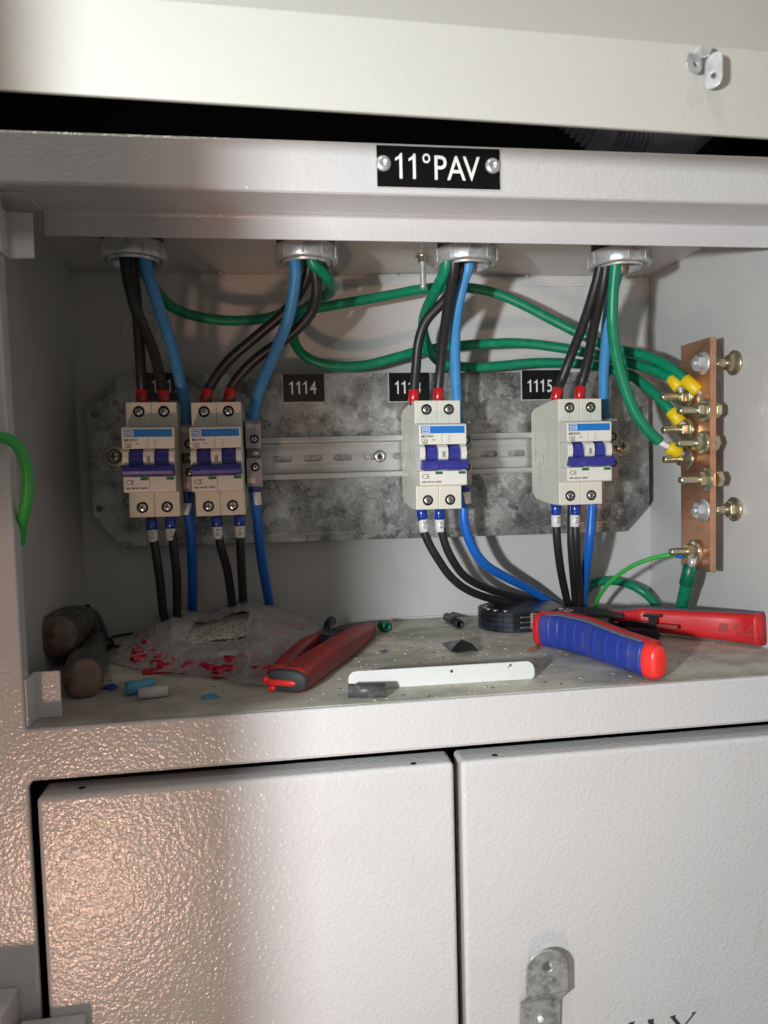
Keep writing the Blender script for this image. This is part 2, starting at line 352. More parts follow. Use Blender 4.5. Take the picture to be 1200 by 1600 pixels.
MB().box(446, 447.6, 4.2, 229.5, -146, 156.8, 0).build('side_wall', P['paint_in'], cab)
MB().box(-33, 446, 225.6, 227.8, -144.5, -142.6, 0.6).build('corner_weld', P['paint_in'], cab)
MB().box(-56, 446, 4.1, 228, -146.2, FZ, 0).build('shelf_floor', P['shelf'], cab)
# closed body shell; near-black colour stands for the shade behind every gap
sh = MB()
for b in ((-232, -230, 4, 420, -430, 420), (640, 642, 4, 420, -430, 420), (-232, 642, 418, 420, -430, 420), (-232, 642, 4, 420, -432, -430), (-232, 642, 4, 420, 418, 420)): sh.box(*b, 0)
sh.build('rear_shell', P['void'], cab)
# hinge brackets (tabs bent from sheet) at the top and bottom left of the opening
for (xa, ya, xb, yb, yy) in ((30, 331, 54, 404, 14), (60, 1050, 97, 1121, 17)):
    a = at(xa, ya, Y=yy); b = at(xb, yb, Y=yy)
    t = MB(); za, zb = max(a.z, b.z), min(a.z, b.z)
    if ya > 900: zb = FZ+0.1
    t.box(min(a.x, b.x)-1, max(a.x, b.x), yy, yy+1.4, zb, za, 0.6)
    t.box(-33.1, -31.8, 2.5, yy+1.4, zb+0.05, za-0.05, 0.4)
    if min(a.x, b.x) > -31: t.box(-32, min(a.x, b.x), yy+0.02, yy+1.38, zb+0.04, za-0.04, 0)
    t.build('hinge_bracket', P['paint'], cab)
# lower doors
def door(x0, x1, holes_px):
    d = MB().box(x0, x1, -5, 16, -425, -180.6, 2.6, 4).build('lower_door', P['paint'], cab)
    for px, py in holes_px:
        p = at(px, py, Z=-180.6); MB().lathe([(1.9, -0.5), (1.9, 0.06), (1.2, 0.08)], (p.x, p.y, -180.6), (0, 0, 1), 20).build('punched_hole', P['screwhole'], d)
    return d
dl = door(-27.6, 201.3, ((128, 1231), (646, 1193)))
dr = door(205.6, 600, ((773, 1180),))
dl['label'] = 'left lower door catching warm reflections'; dr['label'] = 'right lower door with metal lever and cut black letters'
# latch lever on the right door
pa = at(853, 1483, Y=-14)
lx, lz = pa.x, pa.z
lv = MB()
hw = 12.6
outl = [(-hw, -26)] + [(-hw*math.cos(math.pi*k/20), 0+11*math.sin(math.pi*k/20)-11) for k in range(0, 21)] + [(hw, -26)]
lv.holed(outl, [circle(0.3, -9.8, 3.2)[::-1]], lambda u, v, w: (lx+u, -15-w, lz+v), 1.6, 0.25)
lv.prism([(-hw, -26), (hw, -26), (hw-1.6, -36), (-hw-1.6, -36)], lambda u, v, d: (lx+u, -15+d-(v+26)*0.75, lz+v), -0.8, 0.8)
sc_ = [(-hw-1.6, -36), (hw-1.6, -36), (hw-3.0, -70), (-hw-3.0, -70)]
lv.holed(sc_, [circle(-1.8, -47, 2.4)[::-1]], lambda u, v, w: (lx+u, -7.4-w, lz+v), 1.6, 0.2)
ll = lv.build('latch_lever', mat('lever_zinc', (0.52, 0.53, 0.52), 0.32, 0.55, bump=(300, 0.05, 5), var=[(150, (0.22, 0.23, 0.24), 0.42, 0.66), (260, (0.62, 0.62, 0.58), 0.55, 0.7)]), dr)
MB().cyl((lx-1.8, -6, lz-47), (lx-1.8, -9.4, lz-47), 2.0, ch=0.5).build('lever_pin', P['inkwhite'], ll)
# cut letters, mostly below the frame: LUX in serif capitals, rising to the right
lt = MB()
def quad(pts): lt.prism(pts, lambda u, v, d: (u, d, v), -5.35, -5.05)
def LP(x, y): p = at(x, y, Y=-5.3); return (p.x, p.z)
for pl in ([(982, 1599), (992, 1596), (990, 1600), (997, 1628), (990, 1628)], [(1012, 1594), (1022, 1592), (1021, 1596), (1031, 1630), (1021, 1630)],
           [(1047, 1589), (1056, 1586), (1055, 1590), (1098, 1640), (1088, 1640)], [(1081, 1583), (1088, 1581), (1084, 1586), (1047, 1632), (1045, 1631), (1082, 1586)]):
    quad([LP(*q) for q in pl])
lt.build('cut_lettering', P['ink'], dr)
# hinge blocks at the lower left corner
hb = MB(); a = at(29, 1540, Y=-0.2); hb.box(a.x-40, a.x, -22, -0.2, a.z-60, a.z, 1.5, 3)
a2 = at(13, 1566, Y=-22.2); hb.box(a2.x-40, a2.x, -34, -22.2, a2.z-60, a2.z, 1.2, 3)
hb.build('hinge_knuckle', P['paint'], cab)
a = at(136, 1581, Y=-5.2); b = at(22, 1590, Y=-14)
MB().box(b.x, a.x, -16, -5.2, a.z-50, a.z, 1.5, 3).build('hinge_leaf', P['paint'], dl)
# unseen door-like panel, added at the left so its edge shades the left part
odo = MB(); E0 = V((-228, -3, 0)); E1 = V((-64, -330, 0)); dd = (E1-E0); nn = V((dd.y, -dd.x, 0)).normalized()
odo.prism([(0, 0), (dd.length, 0), (dd.length, 16), (0, 16)], lambda u, v, d: tuple(E0+dd.normalized()*u-nn*(16-v)+V((0, 0, d))), -192, 400, 1.0)
odo.build('door_shade_panel', P['paint'], cab)
# things inside the dark gap: corrugated hose
hz = MB(); h0 = at(905, 190, Y=70); h1 = at(1010, 222, Y=75); h2 = at(1150, 225, Y=95)
pp = [at(880, 150, Y=70), at(945, 205, Y=66), at(1000, 222, Y=70), at(1060, 215, Y=85), at(1110, 170, Y=100)]
n_ = 64; path = []
for i in range(n_+1):
    t = i/n_*(len(pp)-1); k = min(int(t), len(pp)-2); f = t-k; path.append(pp[k].lerp(pp[k+1], f))
hz.sweep(path, [15 + (1.5 if i % 2 else -0.8) for i in range(n_+1)], [15 + (1.5 if i % 2 else -0.8) for i in range(n_+1)], up=(0, 1, 0), sub=2, seg=28)
tag(hz.build('corrugated_conduit', P['hose']), 'dark corrugated hose glimpsed in the black gap behind the top beam', 'conduit')

# ================================================================ RAISED LID ABOVE
lid = thing('cover_panel', (180, -135, 121), 'pale bright cover panel crossing the top of the picture, in front of the black gap', 'cover panel')
La = at(0, 143, Y=-140); Lb = at(1200, 216, Y=-128.4); ld = (Lb-La); ld.z = 0; ld.normalize(); zb = 121.2
tn = V((ld.y, -ld.x, 0))
def lidf(u, v, w): q = V((La.x, La.y, 0)) + ld*u + tn*w; return (q.x, q.y, v)
zf1 = at(640, 35, Y=-134).z
lm = MB()
lm.prism([(-90, zb+0.5), (420, zb-0.8), (420, zf1), (-90, zf1)], lidf, -0.8, 0.8, 0.2)
lm.build('face_panel', P['paint_lid'], lid)
top = MB(); top.prism([(0.8, zf1), (-0.8, zf1-0.2), (-22, zf1+34), (-20.5, zf1+35)], lambda u, v, d: lidf(d, v, u), -90, 420)
top.prism([(-20.5, zf1+35), (-22, zf1+34), (-24, zf1+120), (-22.5, zf1+120)], lambda u, v, d: lidf(d, v, u), -90, 420)
top.build('bent_top_edge', P['paint_lid'], lid)
# small bent steel tab on the lid
tb = MB()
def tabf(px, py, off): 
    q = at(px, py, Y=-131-off); return q
q = at(1090, 92, Y=-131); ux = (at(1100, 92, Y=-131)-q).length/10
tb.holed(rrect(-4.5, 4.5, -8.5, 7, 4.2), [slot(0, -3, 3.0, 2.9)[::-1]], lambda u, v, w: (q.x+4.5-w*0.2+u*0.45, q.y-3.5-w-u*0.6, q.z-5.5+v*0.85), 1.3, 0.3)
tb.holed(rrect(-5, 5, -4.5, 4.0, 3.6), [slot(1.2, -0.8, 3.2, 2.9)[::-1]], lambda u, v, w: (q.x-4.5+u*0.8, q.y-4.5-w+u*0.25, q.z-4.0+v*0.8), 1.3, 0.3)
tb.prism([(-6, -2), (6, 1), (7.5, 5), (0, 6.5), (-5, 3)], lambda u, v, d: (q.x+u*0.6-0.5, q.y-1.5+d*0.6-abs(v)*0.2, q.z-1+v*0.7), -3, 2.2, 0.4)
tb.build('latch_tab', P['zinc'], lid)

# ================================================================ NAME PLATE
a, b = at(586, 224, Y=-1), at(783, 300, Y=-1)
spx = V(((a.x+b.x)/2, -1, b.z))
sg = thing('name_plate', spx, 'black engraved plate reading 11°PAV riveted to the top beam', 'sign')
MB().box(a.x, b.x, -1.5, -0.5, b.z+0.4, a.z-0.6, 0.35).build('plate', P['bevel'], sg)
MB().box(a.x+0.6, b.x-0.7, -1.66, -1.45, b.z+1.0, a.z-1.1, 0.05, 1).build('plate_face', P['plate_blk'], sg)
tw = at(618, 276, Y=-1.7); te = at(750, 280, Y=-1.7)
tm = MB(); Hn = 13.6
gx = lambda px: at(px, 278, Y=-1.7).x
gz = lambda px: at(px, 276+(px-618)*0.033, Y=-1.7).z-0.9
for px in (618, 639): tm.one(gx(px), gz(px), Hn, lambda u, v, d: (u, -1.72-d, v))
for chh, px, sx_ in (('°', 658, 1.0), ('P', 676.5, 0.98), ('A', 699, 0.98), ('V', 724, 0.98)):
    x_ = gx(px); z_ = gz(px)
    tm.text(chh, 19.0, lambda u, v, w: (x_+u, -1.72-w, z_+v), 0.04, sx=sx_*0.84, bold=0.06)
tm.build('lettering', P['inkwhite'], sg)
for px, py in ((599, 255), (770, 259)):
    p = at(px, py, Y=-2)
    MB().lathe([(4.3, 0.0), (4.3, 0.5), (3.9, 1.2), (2.6, 1.9), (1.6, 1.9), (1.2, 1.2), (0.01, 1.0)], (p.x, -1.6, p.z), (0, -1, 0), 28).build('rivet', P['zinc'], sg)

# ================================================================ MOUNTING PLATE + RAIL
PY = 205
def pz(px, py): q = at(px, py, Y=PY); return (q.x, q.z)
outer = [pz(190, 584), pz(134, 640), pz(146, 806), pz(190, 855), pz(972, 831), pz(1015, 782), pz(1013, 622), pz(975, 581)]
hol = [circle(*pz(148, 648), 2.7, 20)[::-1], circle(*pz(155, 795), 2.7, 20)[::-1], circle(*pz(999, 767), 2.7, 20)[::-1], circle(*pz(1001, 640), 2.5, 20)[::-1],
       slot(pz(177, 718)[0], pz(177, 722)[1], 10, 9.5)[::-1], slot(pz(972, 702)[0], pz(972, 706)[1], 10, 9.5)[::-1]]
mpl = thing('mounting_plate', (195, 205, -72), 'mottled galvanised steel mounting plate with cut corners on the back wall', 'mounting plate')
MB().holed(outer[::-1], hol, FRONT(206.2), 2.0, 0.3).build('plate', P['galv'], mpl)
# folded back edges
fe = MB(); fe.box(pz(195, 584)[0], pz(970, 581)[0], 207.5, 226, 66.3, 68.0, 0.3); fe.box(pz(195, 855)[0], pz(968, 831)[0], 207.5, 226, -70.2, -68.6, 0.3)
fe.build('folded_edge', P['galv'], mpl)
gr_ = MB()
for z, xa, xb in ((61.5, 150, 330), (-63.0, 60, 395)):
    gr_.box(xa, xb, 204.9, 205.3, z-0.25, z+0.25, 0.08, 1)
gr_.build('scored_line', P['steel'], mpl)
for px, py in ((178, 713), (972, 697)):
    p = at(px, py, Y=201); bo = MB()
    bo.lathe([(9.2, 0), (9.2, 1.4), (8.6, 1.7), (4, 1.7)], (p.x, 205.2, p.z), (0, -1, 0), 32)
    bo.lathe([(6.0, 0), (6.1, 1.5), (5.2, 3.1), (3.2, 4.0), (0.01, 4.2)], (p.x, 203.4, p.z), (0, -1, 0), 28)
    bt = bo.build('mounting_bolt', P['yzinc'], mpl)
    cr = MB(); cr.box(p.x-2.6, p.x+2.6, 198.9, 199.4, p.z-0.6, p.z+0.6, 0.05, 1); cr.box(p.x-0.6, p.x+0.6, 198.86, 199.36, p.z-2.6, p.z+2.6, 0.05, 1)
    cr.build('cross_recess', P['screwhole'], bt)
dr_ = thing('din_rail', (190, 200, -17.5), 'slotted zinc rail running across the galvanised plate behind the breakers', 'mounting rail')
xr0, xr1 = 8, 372
slots = []
for k in range(-5, 12):
    cx = 110.3+25*k
    if xr0+10 < cx < xr1-10: slots.append(slot(cx, -0.2, 15.5, 5.2)[::-1])
MB().holed([(xr0, -12.6), (xr1, -12.6), (xr1, 12.6), (xr0, 12.6)], slots, FRONT(203.6), 1.2, 0.15).build('web', P['rail'], dr_)
lp = MB()
for sgn in (1, -1):
    pr = [(204.2, 12.0), (197.8, 12.0), (196.8, 12.8), (196.8, 17.2), (198.0, 17.2), (198.0, 13.6), (204.2, 13.6)]
    lp.prism([(y, z*sgn) for y, z in pr], lambda u, v, d: (d, u, v), xr0, xr1, 0.25)
lp.build('lip', P['rail'], dr_)
for px, py in ((594, 713),):
    p = at(px, py, Y=200)
    s1 = MB().lathe([(5.2, 0), (5.2, 1.2), (4.6, 2.4), (2.2, 2.9), (1.9, 2.2), (0.01, 2.0)], (p.x, 202.9, p.z), (0, -1, 0), 28).build('rail_screw', P['steel'], dr_)
    cr = MB(); cr.box(p.x-2.0, p.x+2.0, 199.9, 200.3, p.z-0.4, p.z+0.4, 0.05, 1); cr.box(p.x-0.4, p.x+0.4, 199.86, 200.26, p.z-2.0, p.z+2.0, 0.05, 1)
    cr.build('cross_recess', P['ink'], s1)
# number plates
for txt, x0p, x1p, y0p, y1p, side in (('1112', 225, 291, 582, 627, 'first'), ('1114', 440, 508, 584, 629, ''), ('1113', 606, 672, 582, 628, ''), ('1115', 814, 880, 578, 625, '')):
    a, b = at(x0p, y0p, Y=203.5), at(x1p, y1p, Y=203.5)
    t = thing('number_plate', ((a.x+b.x)/2, 204, b.z), {'1112': 'black plate numbered 1112 behind the cables of the leftmost breaker', '1114': 'black plate numbered 1114, fully in view above the bare rail', '1113': 'black plate numbered 1113, crossed by a black cable', '1115': 'black plate numbered 1115 above the rightmost breaker'}[txt], 'number plate', 'numbered plates above the breakers')
    MB().box(a.x, b.x, 203.6, 204.85, b.z, a.z, 0.2).build('plate', P['bevel'], t)
    MB().box(a.x+0.7, b.x-0.3, 203.4, 203.65, b.z+0.8, a.z-0.3, 0.05, 1).build('plate_face', P['plate_blk'], t)
    lt_ = MB(); xs = a.x+5.8
    for k_, chh in enumerate(txt):
        if chh == '1': lt_.one(xs+k_*5.7, b.z+7.2, 10.6, lambda u, v, d: (u, 203.33-d, v))
        else: lt_.text(chh, 14.9, lambda u, v, w: (xs+k_*5.7-0.2+u, 203.33-w, b.z+7.2+v), 0.04, sx=0.74, bold=0.12)
    lt_.build('lettering', P['inkwhite'], t)

# ================================================================ BREAKERS
BWID = 35.3
def screwhead(parent, x, y, z, r=3.7):
    h = MB().lathe([(r, 0.35), (r+0.35, 0.12), (r+0.35, -0.1), (r, -0.1)], (x, y, z), (0, -1, 0), 24, close=True).build('terminal_recess', P['screwhole'], parent)
    MB().lathe([(r, -0.2), (r, 0.1), (0.01, 0.12)], (x, y, z), (0, -1, 0), 24).build('recess_floor', P['screwhole'], h)
    s_ = MB(); s_.lathe([(r-0.9, 0), (r-0.9, 0.5), (r-1.4, 0.85), (0.01, 0.9)], (x, y, z), (0, -1, 0), 20)
    s = s_.build('terminal_screw', P['steel'], parent)
    a = random.uniform(0, 3.1)
    cr = MB()
    for k in (0, 1):
        Mx = Matrix.Translation((x, y-0.9, z)) @ Matrix.Rotation(a+k*math.pi/2, 4, 'Y')
        cr.box(-(r-1.5), r-1.5, -0.12-0.01*k, 0.3, -0.38, 0.38, 0, M=Mx)
    cr.build('cross_recess', P['ink'], s)
def breaker(x, z, label):
    """local frame: left edge x, centre z; shoulder plane Y=135"""
    o = (x+BWID/2, 205, z-41)
    t = thing('circuit_breaker', o, label, 'circuit breaker', 'two pole circuit breakers on the rail')
    X = lambda u: x+u
    side = [(197, z+36), (190, z+38.5), (150, z+41), (135, z+41), (135, z-41), (150, z-41), (186, z-38), (197, z-34), (197, z-14), (199.5, z-14), (199.5, z-18), (201, z-18), (201, z+18), (199.5, z+18), (199.5, z+14), (197, z+14)]
    side = [(197, z+34), (190, z+38), (152, z+41), (135, z+41), (135, z-41), (152, z-41), (188, z-38), (197, z-33)]
    b = MB()
    for k in (0, 1):
        b.prism(side, lambda u, v, d: (X(d), u, v), k*(BWID/2)+0.06, (k+1)*BWID/2-0.06, 0.5)
    body = b.build('body', P['plastic'], t)
    n = MB()
    nose = [(134.9, 23.5), (121.5, 22.4), (118.6, 22.0), (118, 21.4), (118, -21.6), (118.6, -22.3), (134.9, -22.9)]
    # front block in three slices: upper, toggle bay, lower
    up = [(134.9, 24.0), (119.2, 22.6), (118, 21.6), (118, 7.6), (134.9, 7.6)]
    lo = [(134.9, -11.8), (118, -11.8), (118, -21.8), (119.2, -22.8), (134.9, -23.4)]
    for k in (0, 1):
        xa, xb = k*BWID/2+0.05, (k+1)*BWID/2-0.05
        n.prism([(u, z+v) for u, v in up], lambda u, v, d: (X(d), u, v), xa, xb, 0.3)
        n.prism([(u, z+v) for u, v in lo], lambda u, v, d: (X(d), u, v), xa, xb, 0.3)
    bay = [(134.9, 7.5), (120.5, 7.5), (117.2, 5.5), (116.2, 1.5), (116.8, -2.5), (118.5, -5.5), (122, -11.7), (134.9, -11.7)]
    for xa, xb in ((0.1, 4.2), (14.0, 21.3), (31.2, 35.2)):
        n.prism([(u, z+v) for u, v in bay], lambda u, v, d: (X(d), u, v), xa, xb, 0.4)
    nb = n.build('front_block', P['nose'], t)
    g = MB()
    rock = [(134.8, 7.4), (124, 7.4), (120.8, 5.5), (119.2, 1.0), (119.0, -4), (120, -11.6), (134.8, -11.6)]
    for xa, xb in ((4.5, 13.7), (21.6, 30.9)): g.prism([(u, z+v) for u, v in rock], lambda u, v, d: (X(d), u, v), xa, xb, 0.3)
    g.prism([(122, -2.6), (113.5, -4.0), (111.8, -5.0), (111.0, -8.0), (112.0, -10.6), (114.0, -11.2), (122, -10.6)], lambda u, v, d: (X(d), u, z+v), 0.6, BWID-0.5, 0.5)
    g.build('toggle_handle', P['toggle'], t)
    MB().box(X(1.4), X(BWID-1.3), 117.86, 118.1, z+15.6, z+20.9, 0.05, 1).build('brand_band', P['band'], t)
    lg = MB()
    fr = [(2.2, 16.2), (7.9, 16.2), (7.9, 20.3), (2.2, 20.3)]; inn = [(2.6, 16.6), (7.5, 16.6), (7.5, 19.9), (2.6, 19.9)]
    lg.holed(fr, [inn[::-1]], lambda u, v, w: (X(u), 117.8-w, z+v), 0.05)
    lg.text('WEG', 3.0, lambda u, v, w: (X(2.9+u), 117.79-w, z+17.2+v), 0.02, sx=0.72, bold=0.05)
    lg.build('brand_mark', P['inkwhite'], t)
    k = MB(); F = lambda u0_, v0_: (lambda u, v, w: (X(u0_+u), 117.93-w, z+v0_+v))
    k.text('MDWH', 2.7, F(1.5, 12.6), 0.02, bold=0.06); k.text('C63', 3.0, F(1.5, 9.7), 0.02, bold=0.02); k.text('~400V', 1.4, F(8.6, 10.4), 0.02)
    k.text('10000', 1.7, F(2.0, 8.1), 0.02, bold=0.03)
    k.text('CE', 4.6, F(1.6, -17.3), 0.02, sx=1.05); k.text('NBR NM IEC 60898', 1.75, F(1.3, -20.4), 0.02, bold=0.05)
    k.build('lettering', P['ink'], t)
    k2 = MB()
    for ux in (16.3, 22.2):
        k2.box(X(ux), X(ux+0.22), 117.9, 118.05, z+8.6, z+13.8, 0, 1)
    for uy in (13.2, 11.2, 9.2):
        for ux in (21.4, 23.0): k2.box(X(ux), X(ux+0.9), 117.88, 118.03, z+uy, z+uy+0.3, 0, 1)
    k2.build('wiring_symbol', P['greyink'], t)
    ci = MB()
    for ux in (11.6, 29.0): ci.box(X(ux), X(ux+5.4), 117.8, 118.1, z-14.3, z-12.3, 0.05, 1)
    ci.build('indicator_window', P['green_ind'], t)
    MB().box(X(16.6), X(18.9), 116.0, 117.0, z-1.8, z+2.4, 0.1, 1).build('slot_mark', P['greyink'], t)
    sl = MB()
    for dz in (34.3, -34.0):
        for ux in (9.1, 26.3): screwhead(t, X(ux), 134.9, z+dz)
    for ux in (9.1, 26.3):
        sl.box(X(ux)-0.12, X(ux)+0.12, 134.93, 135.1, z+24.5, z+30, 0, 1)
    sl.build('moulded_line', P['seam'], t)
    # print on the left side face
    k3 = MB()
    Fs = lambda y0, z0, s=1: (lambda u, v, w: (X(-0.0)-w+0.02, y0+v, z+z0-u))
    Fr = lambda y0, z0: (lambda u, v, w: (X(0.0)-w+0.02, y0+v*-1, z+z0+u))
    for y0, z0, tx, s in ((181, -24, 'MDWH C63', 2.6), (176, -24, 'NBR NM IEC 60898', 2.2), (170, -10, 'WEG', 4.0), (163, -18, '10000', 2.4)):
        k3.text(tx, s, Fr(y0, z0), 0.03)
    for y0 in (158, 187): k3.box(X(-0.05), X(0.05), y0, y0+0.35, z-6, z+18, 0, 1)
    k3.build('side_print', P['greyink'], t)
    t.rotation_euler.y = math.radians({0.0: 0.5, 46.4: -0.3, 208.6: 0.35, 321.6: 0.0}[x])
    return t
breaker(0.0, 0.6, 'leftmost double breaker, violet toggle, under the plate numbered 1112')
breaker(46.4, 0.0, 'second double breaker from the left, between two grey terminal blocks')
breaker(208.6, -1.0, 'double breaker under the plate numbered 1113, right of the bare slotted rail')
breaker(321.6, -1.2, 'rightmost double breaker under plate 1115, its printed left side in view')

# ================================================================ NEUTRAL TERMINALS
def terminal(x0, x1, zt, label, yf=150):
    t = thing('neutral_terminal', ((x0+x1)/2, 204, zt-50), label, 'terminal block', 'grey single terminal blocks beside the breakers')
    z = zt-25; n = MB()
    n.prism([(200, 17), (200, -17), (186, -26), (160, -26), (160, 26), (186, 26)], lambda u, v, d: (d, u, z+v), x0+0.4, x1-0.4, 0.3)
    n.prism([(170, 25), (yf+3, 25), (yf, 22), (yf, 4.2), (yf+1, 3.4), (170, 3.4)], lambda u, v, d: (d, u, z+v), x0, x1, 0.4)
    n.prism([(170, -3.4), (yf+1, -3.4), (yf, -4.2), (yf, -22), (yf+3, -25), (170, -25)], lambda u, v, d: (d, u, z+v), x0, x1, 0.4)
    n.build('body', P['neutral'], t)
    tb_ = MB(); w = x1-x0
    tb_.box(x0+0.8, x0+w*0.55, yf-0.3, yf+1.5, z+18.6, z+22.4, 0.2); tb_.box(x0+0.8, x0+w*0.55, yf-0.3, yf+1.5, z-22.4, z-18.6, 0.2)
    tb_.build('marker_tab', P['neutral_tab'], t)
    for dz in (10.5, -10.5): screwhead(t, (x0+x1)/2+0.8, yf-0.05, z+dz, 3.0)
    MB().cyl(((x0+x1)/2+1, yf+6, z), ((x0+x1)/2+1, yf+3.5, z), 2.6, ch=0.4).build('clamp_screw', P['yzinc'], t)
terminal(35.9, 45.9, 26.5, 'grey terminal block squeezed between the two left breakers')
terminal(83.0, 94.4, 29.0, 'grey terminal block at the left end of the bare rail')
terminal(245.4, 256.6, 25.0, 'grey terminal block against the right side of the breaker under 1113')
terminal(366.5, 378.0, 25.0, 'grey terminal block right of the rightmost breaker, beside the plate bolt')

# ================================================================ LOCKNUTS AND CEILING STUD
NUT = [(208, 'leftmost'), (478, 'second'), (728, 'third'), (968, 'fourth')]
nutlab = ['toothed metal ring at top left, above the leftmost breaker', 'toothed metal ring above the second breaker, green wire bending out of it',
          'toothed metal ring above breaker 1113, green wire on its left', 'toothed metal ring at top right, nearest the copper bar']
for (px, _), lb in zip(NUT, nutlab):
    p = at(px, 400, Y=108); t = thing('conduit_locknut', (p.x, 108, 136), lb, 'locknut', 'metal conduit rings in the compartment ceiling')
    MB().lathe([(20.0, 0), (20.2, 1.2), (20.0, 13.0), (19.5, 15.2), (17.2, 15.2), (17.2, 0)], (p.x, 108, 156.9), (0, 0, -1), 48, close=True).build('gasket', P['toolgrey'], t)
    n = MB(); n.lathe([(16.6, 0), (21.2, 0), (22.0, 0.7), (22.0, 9.6), (21.3, 10.8), (19.0, 11.2), (18.0, 10.6), (17.4, 9.5), (16.9, 3)], (p.x, 108, 143.3), (0, 0, -1), 64, close=True)
    for k in range(10):
        a = 2*math.pi*(k+0.27)/10
        Mx = Matrix.Translation((p.x, 108, 138.1)) @ Matrix.Rotation(a, 4, 'Z')
        n.box(21.3, 22.7, -0.8, 0.8, -4.4, 4.4, 0.35, M=Mx)
    n.build('ring', P['zinc'], t)
    MB().lathe([(15.2, -2), (16.8, -2), (16.8, 24.5), (16.2, 25), (15.2, 24.5)], (p.x, 108, 156), (0, 0, -1), 48, close=True).build('threaded_sleeve', P['zinc'], t)
sx = at(661, 440, Y=170)
st = thing('threaded_stud', (sx.x, 170, 130), 'small threaded stud with yellow washer hanging from the ceiling', 'stud')
MB().lathe([(5.5, 0), (5.8, 0.6), (5.8, 2.0), (4.2, 2.4), (4.0, 5.5), (2.6, 5.8)], (sx.x, 170, 156.9), (0, 0, -1), 6*5).build('washer_nut', P['yzinc'], st)
pr = [(2.6, 0)]
for k in range(20): pr += [(2.6, k*1.0+0.2), (2.25, k*1.0+0.7)]
MB().lathe(pr+[(2.0, 20.6)], (sx.x, 170, 151.5), (0, 0, -1), 20).build('shank', P['zinc'], st)
sx = at(515, 455, Y=185)
MB_ = MB().lathe([(2.0, 0), (2.0, 22), (1.4, 23)], (sx.x, 185, 157), (0, 0, -1), 16)
tag(MB_.build('threaded_stud', P['neutral_tab']), 'pale stub poking out beneath the bent green wire of the second ring', 'stud')

# ================================================================ CABLES
def cable(name, label, cat, group, m_, pts, r, pre=None, post=None, raw=None):
    """pts = [(px,py,Y)]"""
    P3 = [at(a, b, Y=c) for a, b, c in pts]
    if pre: P3 = [V((P3[0].x, P3[0].y, pre))]+P3
    if post is not None: P3 = P3+[V((P3[-1].x, P3[-1].y, post))]
    if raw: P3 += [V(q) for q in raw]
    t = thing(name, (P3[-1].x, P3[-1].y, min(q.z for q in P3)), label, cat, group)
    MB().tube(P3, r).build('sheath', m_, t)
    return t, P3
def sleeve(t, name, m_, p0, p1, r, seg=20):
    return MB().lathe([(r*0.93, 0), (r, 0.3), (r, (V(p1)-V(p0)).length-0.3), (r*0.93, (V(p1)-V(p0)).length)], p0, V(p1)-V(p0), seg).build(name, m_, t)
GB = 'black feed cables entering the breakers from above'
def topblack(lbl, pts):
    t, P3 = cable('black_cable', lbl, 'cable', GB, P['blk'], pts, 3.75, pre=156, post=38)
    e = P3[-2]; q = P3[-3]; d = (e-q).normalized()
    sleeve(t, 'red_ferrule', P['redf'], e-V((d.x, d.y, d.z))*0.5+V((0, 0, 1)), V((e.x+d.x*6, e.y, 39.5)), 4.25)
topblack('black feed cable on the left of the leftmost breaker, hanging almost straight', [(207, 412, 104), (212, 460, 112), (217, 527, 128), (220, 575, 142), (222, 612, 150)])
topblack('black feed cable crossing to the right screw of the leftmost breaker', [(196, 412, 99), (209, 474, 102), (224, 510, 112), (241, 553, 130), (255, 612, 150)])
topblack('upper of two black feed cables curving down-left to the second breaker', [(484, 414, 112), (471, 452, 118), (443, 489, 128), (399, 527, 138), (355, 566, 146), (325, 611, 150)])
topblack('lower of two black feed cables curving down-left to the second breaker', [(491, 414, 106), (495, 452, 112), (486, 489, 122), (452, 525, 132), (410, 553, 140), (379, 582, 146), (361, 610, 150)])
topblack('black feed cable bowing left into the breaker under 1113', [(722, 416, 114), (714, 444, 122), (693, 471, 132), (666, 501, 142), (654, 535, 148), (650, 575, 150), (647, 612, 150)])
topblack('straight black feed cable into the right screw of breaker 1113', [(709, 414, 100), (700, 476, 118), (693, 527, 134), (688, 575, 146), (685, 610, 150)])
topblack('left black feed cable slanting down to the rightmost breaker', [(938, 414, 107), (925, 465, 116), (909, 513, 130), (892, 556, 144), (879, 590, 150), (872, 609, 150)])
topblack('right black feed cable slanting down to the rightmost breaker', [(947, 414, 104), (939, 462, 112), (928, 510, 128), (919, 560, 142), (911, 590, 149), (907, 607, 150)])
GL = 'light blue feed cables'
for lbl, pts, po in (('light blue cable running down between the two left breakers', [(227, 410, 100), (245, 470, 108), (266, 535, 132), (279, 585, 152), (287, 625, 160), (290, 655, 162)], 22),
    ('light blue cable curving down-left from the second ring to its terminal block', [(461, 406, 100), (461, 440, 103), (450, 498, 112), (430, 549, 130), (408, 600, 150), (398, 635, 160), (395, 658, 162)], 24),
    ('light blue cable dropping beside breaker 1113 to its terminal block', [(732, 414, 112), (724, 440, 118), (715, 482, 128), (711, 530, 142), (712, 590, 156), (715, 640, 162), (717, 655, 162)], 20),
    ('light blue cable behind the green wire at the rightmost breaker', [(968, 416, 126), (956, 460, 132), (949, 500, 138), (946, 545, 148), (943, 590, 158), (944, 640, 164), (950, 665, 164)], 18)):
    cable('light_blue_cable', lbl, 'cable', GL, P['lblue'], pts, 4.1, pre=156, post=po)
GG = 'green earth cables running to the copper bar'
